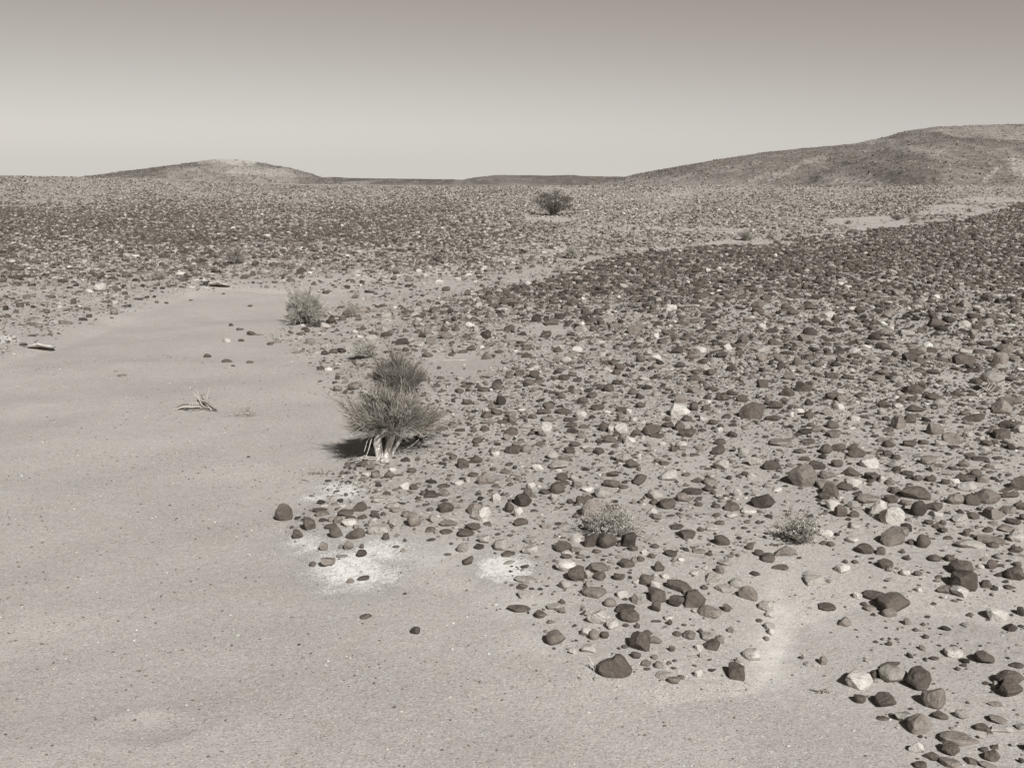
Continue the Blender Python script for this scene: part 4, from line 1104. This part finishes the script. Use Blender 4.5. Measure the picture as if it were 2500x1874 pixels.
twig_plant(2405, 962, [[(-22, 0, 4), (0, 6, 14), (24, 0, 2)], [(-14, 0, 20), (0, 2, 10), (14, 8, 3)], [(-20, 0, 0), (-6, 0, 8), (4, 8, 12)], [(4, 4, 8), (10, 6, 24), (6, 8, 34)], [(8, 4, 8), (22, 8, 26)], [(12, 4, 4), (24, 2, 18), (20, 4, 26)], [(-24, 4, 2), (-8, 8, 6)]], 'bleached tangle of dead twigs in front of a flat dark stone', r=.0042, lo=.7)
twig_plant(690, 830, [[(-10, 0, 0), (6, 0, 3), (28, 0, 5)], [(-6, 0, 0), (-8, 0, 14)], [(0, 0, 2), (4, 0, 16)], [(10, 0, 3), (16, 0, 9), (28, 0, 3)]], 'thin white twigs poking from sand near the broom-like bush', r=.004, lo=.6)
twig_plant(1112, 882, [[(-30, 0, 2), (0, 4, 2), (32, 0, 1)], [(8, 2, 2), (28, 10, 3)]], 'long straight bare stick lying on sand right of the tall grey tuft', 'stick', 'stick', r=.006)
twig_plant(1590, 1030, [[(-40, -14, 2), (0, 4, 6), (34, 30, 8)]], 'thin bare stick lying among cobbles above the leafy shrubs', 'stick', 'stick', r=.0035)
twig_plant(746, 1174, [[(-9, 8, 1), (0, 0, 2), (9, -8, 1)]], 'short dark stick lying on sand below the white-trunked bush', 'stick', 'stick', mt=M_STEM, lo=0, hi=.2, r=.004)
twig_plant(790, 1158, [[(-2, 0, 0), (-18, 2, 12), (-36, 0, 14)], [(-8, 0, 4), (-26, -3, 4), (-40, 0, 6)], [(0, 0, 0), (-6, 4, 14)], [(4, 0, 0), (14, 4, 10), (26, 0, 4)], [(-14, 0, 9), (-30, 6, 20)], [(-20, 0, 8), (-34, -6, 2)]], 'small dark withered sprig at the left tip of the stone bank', 'dry_sprig', mt=M_STEM, lo=0, hi=.6, r=.0045)
twig_plant(2462, 1212, [[(-30, 0, 8), (-6, 2, 10), (30, 0, 4)], [(-18, 0, 2), (0, 0, 12), (14, 4, 16)], [(2, 0, 10), (26, 0, 14)], [(-26, 0, 12), (-14, 4, 2)]], 'bleached twig lying over a flat stone near the right edge', r=.0042, lo=.6)
twig_plant(660, 1022, [[(-22, 4, 1), (0, 0, 2), (12, -6, 1)]], 'short pale twig trailing from the little dead sprig', r=.0035)
twig_plant(548, 993, [[(-8, 3, 2), (10, -2, 1)]], 'short pale twig right of the driftwood stump', r=.003)

# little dead sprig beside the stump
p = gpt(597, 1018); s = scale_at(p)
P, R, lv = grow([(-1, 0, .6), (-.5, .3, .8), (.2, 0, .9), (.8, .2, .5), (1, -.2, .4), (.5, .4, .8)], 18 * s, 1, .0035, 3, .55)
V, Q = tubes(P, R, 4); C = tone_col(len(P), 16, 0, .8)
V2, Q2, C2 = leaf_mesh(lv, .009, 2, .8)
o = link('dry_sprig', new_mesh('dry_sprig', np.concatenate([V, V2]), np.concatenate([Q, Q2 + len(V)]), True, M_STEM, np.concatenate([C, C2])), p)
tag(o, 'little dead sprig lying on bare sand right of the driftwood stump', 'sprig', TW)

# driftwood stump
p = gpt(478, 1000); s = scale_at(p)
paths, rads = [], []
def wood(pts, r0, r1):
    A = np.array(pts, float) * s
    t = np.linspace(0, 1, 9); ti = np.linspace(0, 1, len(A))
    P = np.stack([np.interp(t, ti, A[:, j]) for j in range(3)], -1); P[1:-1] = (P[:-2] + 2 * P[1:-1] + P[2:]) / 4
    paths.append(P + rng.normal(size=(9, 3)) * .003); rads.append(np.linspace(r0, r1, 9) * rng.uniform(.85, 1.15, 9) * s)
for j in range(11):
    y = rng.uniform(-10, 10)
    wood([(-46 + rng.uniform(-3, 4), y, 1), (-30, y + 2, 7 + j * .8), (-8, y * .5, 6 + j * .6), (12, y * .4, 5 + j), (30, y - 3, 4 + j)], 1.9, 1.2)
for j in range(24):
    a = rng.uniform(-1, 1)
    wood([(12 + rng.normal() * 4, rng.normal() * 4, 22 + rng.normal() * 6), (24 + rng.normal() * 4, a * 8, 16 + rng.normal() * 4), (36 + rng.normal() * 4, a * 14, 6 + rng.normal() * 3), (46 + rng.normal() * 4, a * 14 - 4, 0)], 1.9, .9)
for j in range(6):
    wood([(14 + rng.normal() * 2, rng.normal() * 3, 2), (15 + rng.normal() * 2, rng.normal() * 3, 20), (18 + rng.normal() * 4, rng.normal() * 3, 36 + rng.normal() * 3)], 2.2, 1.2)
for j in range(14):
    wood([(rng.uniform(-50, 40), rng.uniform(-16, 16), .5), (rng.uniform(-40, 50), rng.uniform(-16, 16), 2.5), (rng.uniform(-50, 55), rng.uniform(-18, 18), .5)], .9, .5)
V, Q = tubes(np.array(paths), np.array(rads), 7); C = tone_col(len(paths), 63, .05, 1.)
root = thing('driftwood', p, 'weathered grey driftwood stump lying on the open sand', 'driftwood')
link('log', new_mesh('log', V, Q, True, M_WOOD, C), (0, 0, 0), root)
for x0, hgt, dx in ((-6, 16, 0), (-1, 18, 0), (4, 20, -1), (8, 17, 0), (12, 50, -8), (26, 54, 9), (-12, 14, -2), (14, 42, -18)):
    A = np.array([[x0, -2, 10], [x0 + dx * .3, -2, 10 + hgt * .4], [x0 + dx, 0, hgt]]) * s
    V, Q = tubes(A[None], np.array([[.9, .7, .35]]) * s, 5)
    link('broken_twig', new_mesh('broken_twig', V, Q, True, M_PALE, tone_col(1, 15, .5, 1)), (0, 0, 0), root)

# lime crust slabs that stick out over the wash and throw a dark gap
def crust(px, py, w, d, label, lift):
    p = gpt(px, py); s = scale_at(p)
    n = 40; a = np.linspace(0, 2 * math.pi, n, endpoint=False)
    r = 1 + .18 * np.sin(2 * a + 1) + .10 * np.sin(5 * a + 2.) + .06 * rng.normal(size=n)
    ww = w * s / 2; dd = d
    rings = []
    for k, zz in ((.35, .0), (.75, .0), (1., -.006), (1.0, -.03), (.7, -.034)):
        x = np.cos(a) * r * ww * k; y = np.sin(a) * r * dd * k + dd * .85
        gz = height(p[0] + x, p[1] + y)
        front = np.clip((dd - y) / (2 * dd), 0, 1)
        z = np.maximum(gz - p[2] + .004, lift * (1 - .25 * np.abs(np.cos(a)))) * (.3 + .7 * front) + zz + .010 * fbm(x * 9, y * 9, 90, 2)
        rings.append(np.stack([x, y, z], -1))
    V = np.concatenate(rings); Q = []
    for k in range(len(rings) - 1):
        for i in range(n): Q.append((k * n + i, k * n + (i + 1) % n, (k + 1) * n + (i + 1) % n, (k + 1) * n + i))
    V = np.vstack([V, [V[:n].mean(0)], [V[-n:].mean(0)]])
    for i in range(n):
        Q.append((len(V) - 2, (i + 1) % n, i, i)); b = (len(rings) - 1) * n; Q.append((len(V) - 1, b + i, b + (i + 1) % n, b + (i + 1) % n))
    bmv = [tuple(q) for q in V]
    me = bpy.data.meshes.new('crust_slab'); me.from_pydata(bmv, [], [tuple(dict.fromkeys(int(z) for z in q)) for q in Q]); me.update()
    me.polygons.foreach_set('use_smooth', np.full(len(me.polygons), True)); me.materials.append(M_CRUST)
    tag(link('crust_slab', me, p), label, 'crust slab', 'pale crust slabs overhanging the wash bank')
crust(92, 856, 46, .20, 'thin pale crust slab overhanging a dark gap at the left edge', .19)
crust(530, 703, 40, .26, 'thin pale crust slab overhanging a dark gap below the dry upright bush', .26)
crust(498, 703, 15, .10, 'small crust flake left of the larger overhanging slab', .05)

# ------------------------------------------------------------------ light, sky, camera
EL, AZ = math.radians(39), math.radians(155)
sd = Vector((math.sin(AZ) * math.cos(EL), math.cos(AZ) * math.cos(EL), math.sin(EL)))
sun = bpy.data.lights.new('sun', 'SUN'); sun.energy = 5.0; sun.angle = math.radians(.53); sun.color = (1, .985, .96)
so = bpy.data.objects.new('sun', sun); COL.objects.link(so); so.rotation_euler = (-sd).to_track_quat('-Z', 'Y').to_euler(); so.location = (20, -30, 40)

w = bpy.data.worlds.new('World'); SC.world = w; w.use_nodes = True
nt = w.node_tree; bg = nt.nodes['Background']; k = N(nt)
sky = k.n('ShaderNodeTexSky', sky_type='NISHITA'); sky.sun_disc = False; sky.sun_elevation = EL; sky.sun_rotation = AZ; sky.dust_density = .8
sepc = k.n('ShaderNodeSeparateColor'); k.link(sky.outputs[0], sepc.inputs[0])
# the photograph is a red-filtered monochrome with warm dark tones
tcw = k.n('ShaderNodeTexCoord'); zz = k.n('ShaderNodeSeparateXYZ'); k.link(tcw.outputs['Generated'], zz.inputs[0])
low = k.n('ShaderNodeMix', data_type='FLOAT'); k.link(k.ramp(zz.outputs[2], .0, .055), low.inputs['Factor'])
low.inputs[2].default_value = 6.35; k.link(sepc.outputs[0], low.inputs[3])
val = k.math('MULTIPLY', k.math('POWER', k.math('DIVIDE', low.outputs[0], 6.35), .95), 6.35)
val = k.math('MULTIPLY', val, k.ramp(zz.outputs[2], .16, .6, 1., .32))        # a red filter turns the high sky almost black
tint = k.mix(1.0, k.mix(k.ramp(val, 3.0, 6.0), (1.0, .893, .812), (1.0, .952, .89)), k.grey(val), 'MULTIPLY')
k.link(tint, bg.inputs[0]); bg.inputs[1].default_value = .099

cam = bpy.data.cameras.new('camera'); co = bpy.data.objects.new('camera', cam); COL.objects.link(co)
cam.sensor_width = 36; cam.lens = F / W * 36; cam.clip_end = 6000; cam.clip_start = .05
co.location = CAM; co.rotation_euler = (math.pi / 2 - PITCH, 0, 0)
SC.camera = co
SC.view_settings.view_transform = 'Standard'; SC.view_settings.look = 'None'
SC.view_settings.exposure = 0; SC.view_settings.gamma = 1
SC.cycles.max_bounces = 6
print('stones in the scatter:', len(cand), 'digitised', len(DIG), 'individual', len(IND))
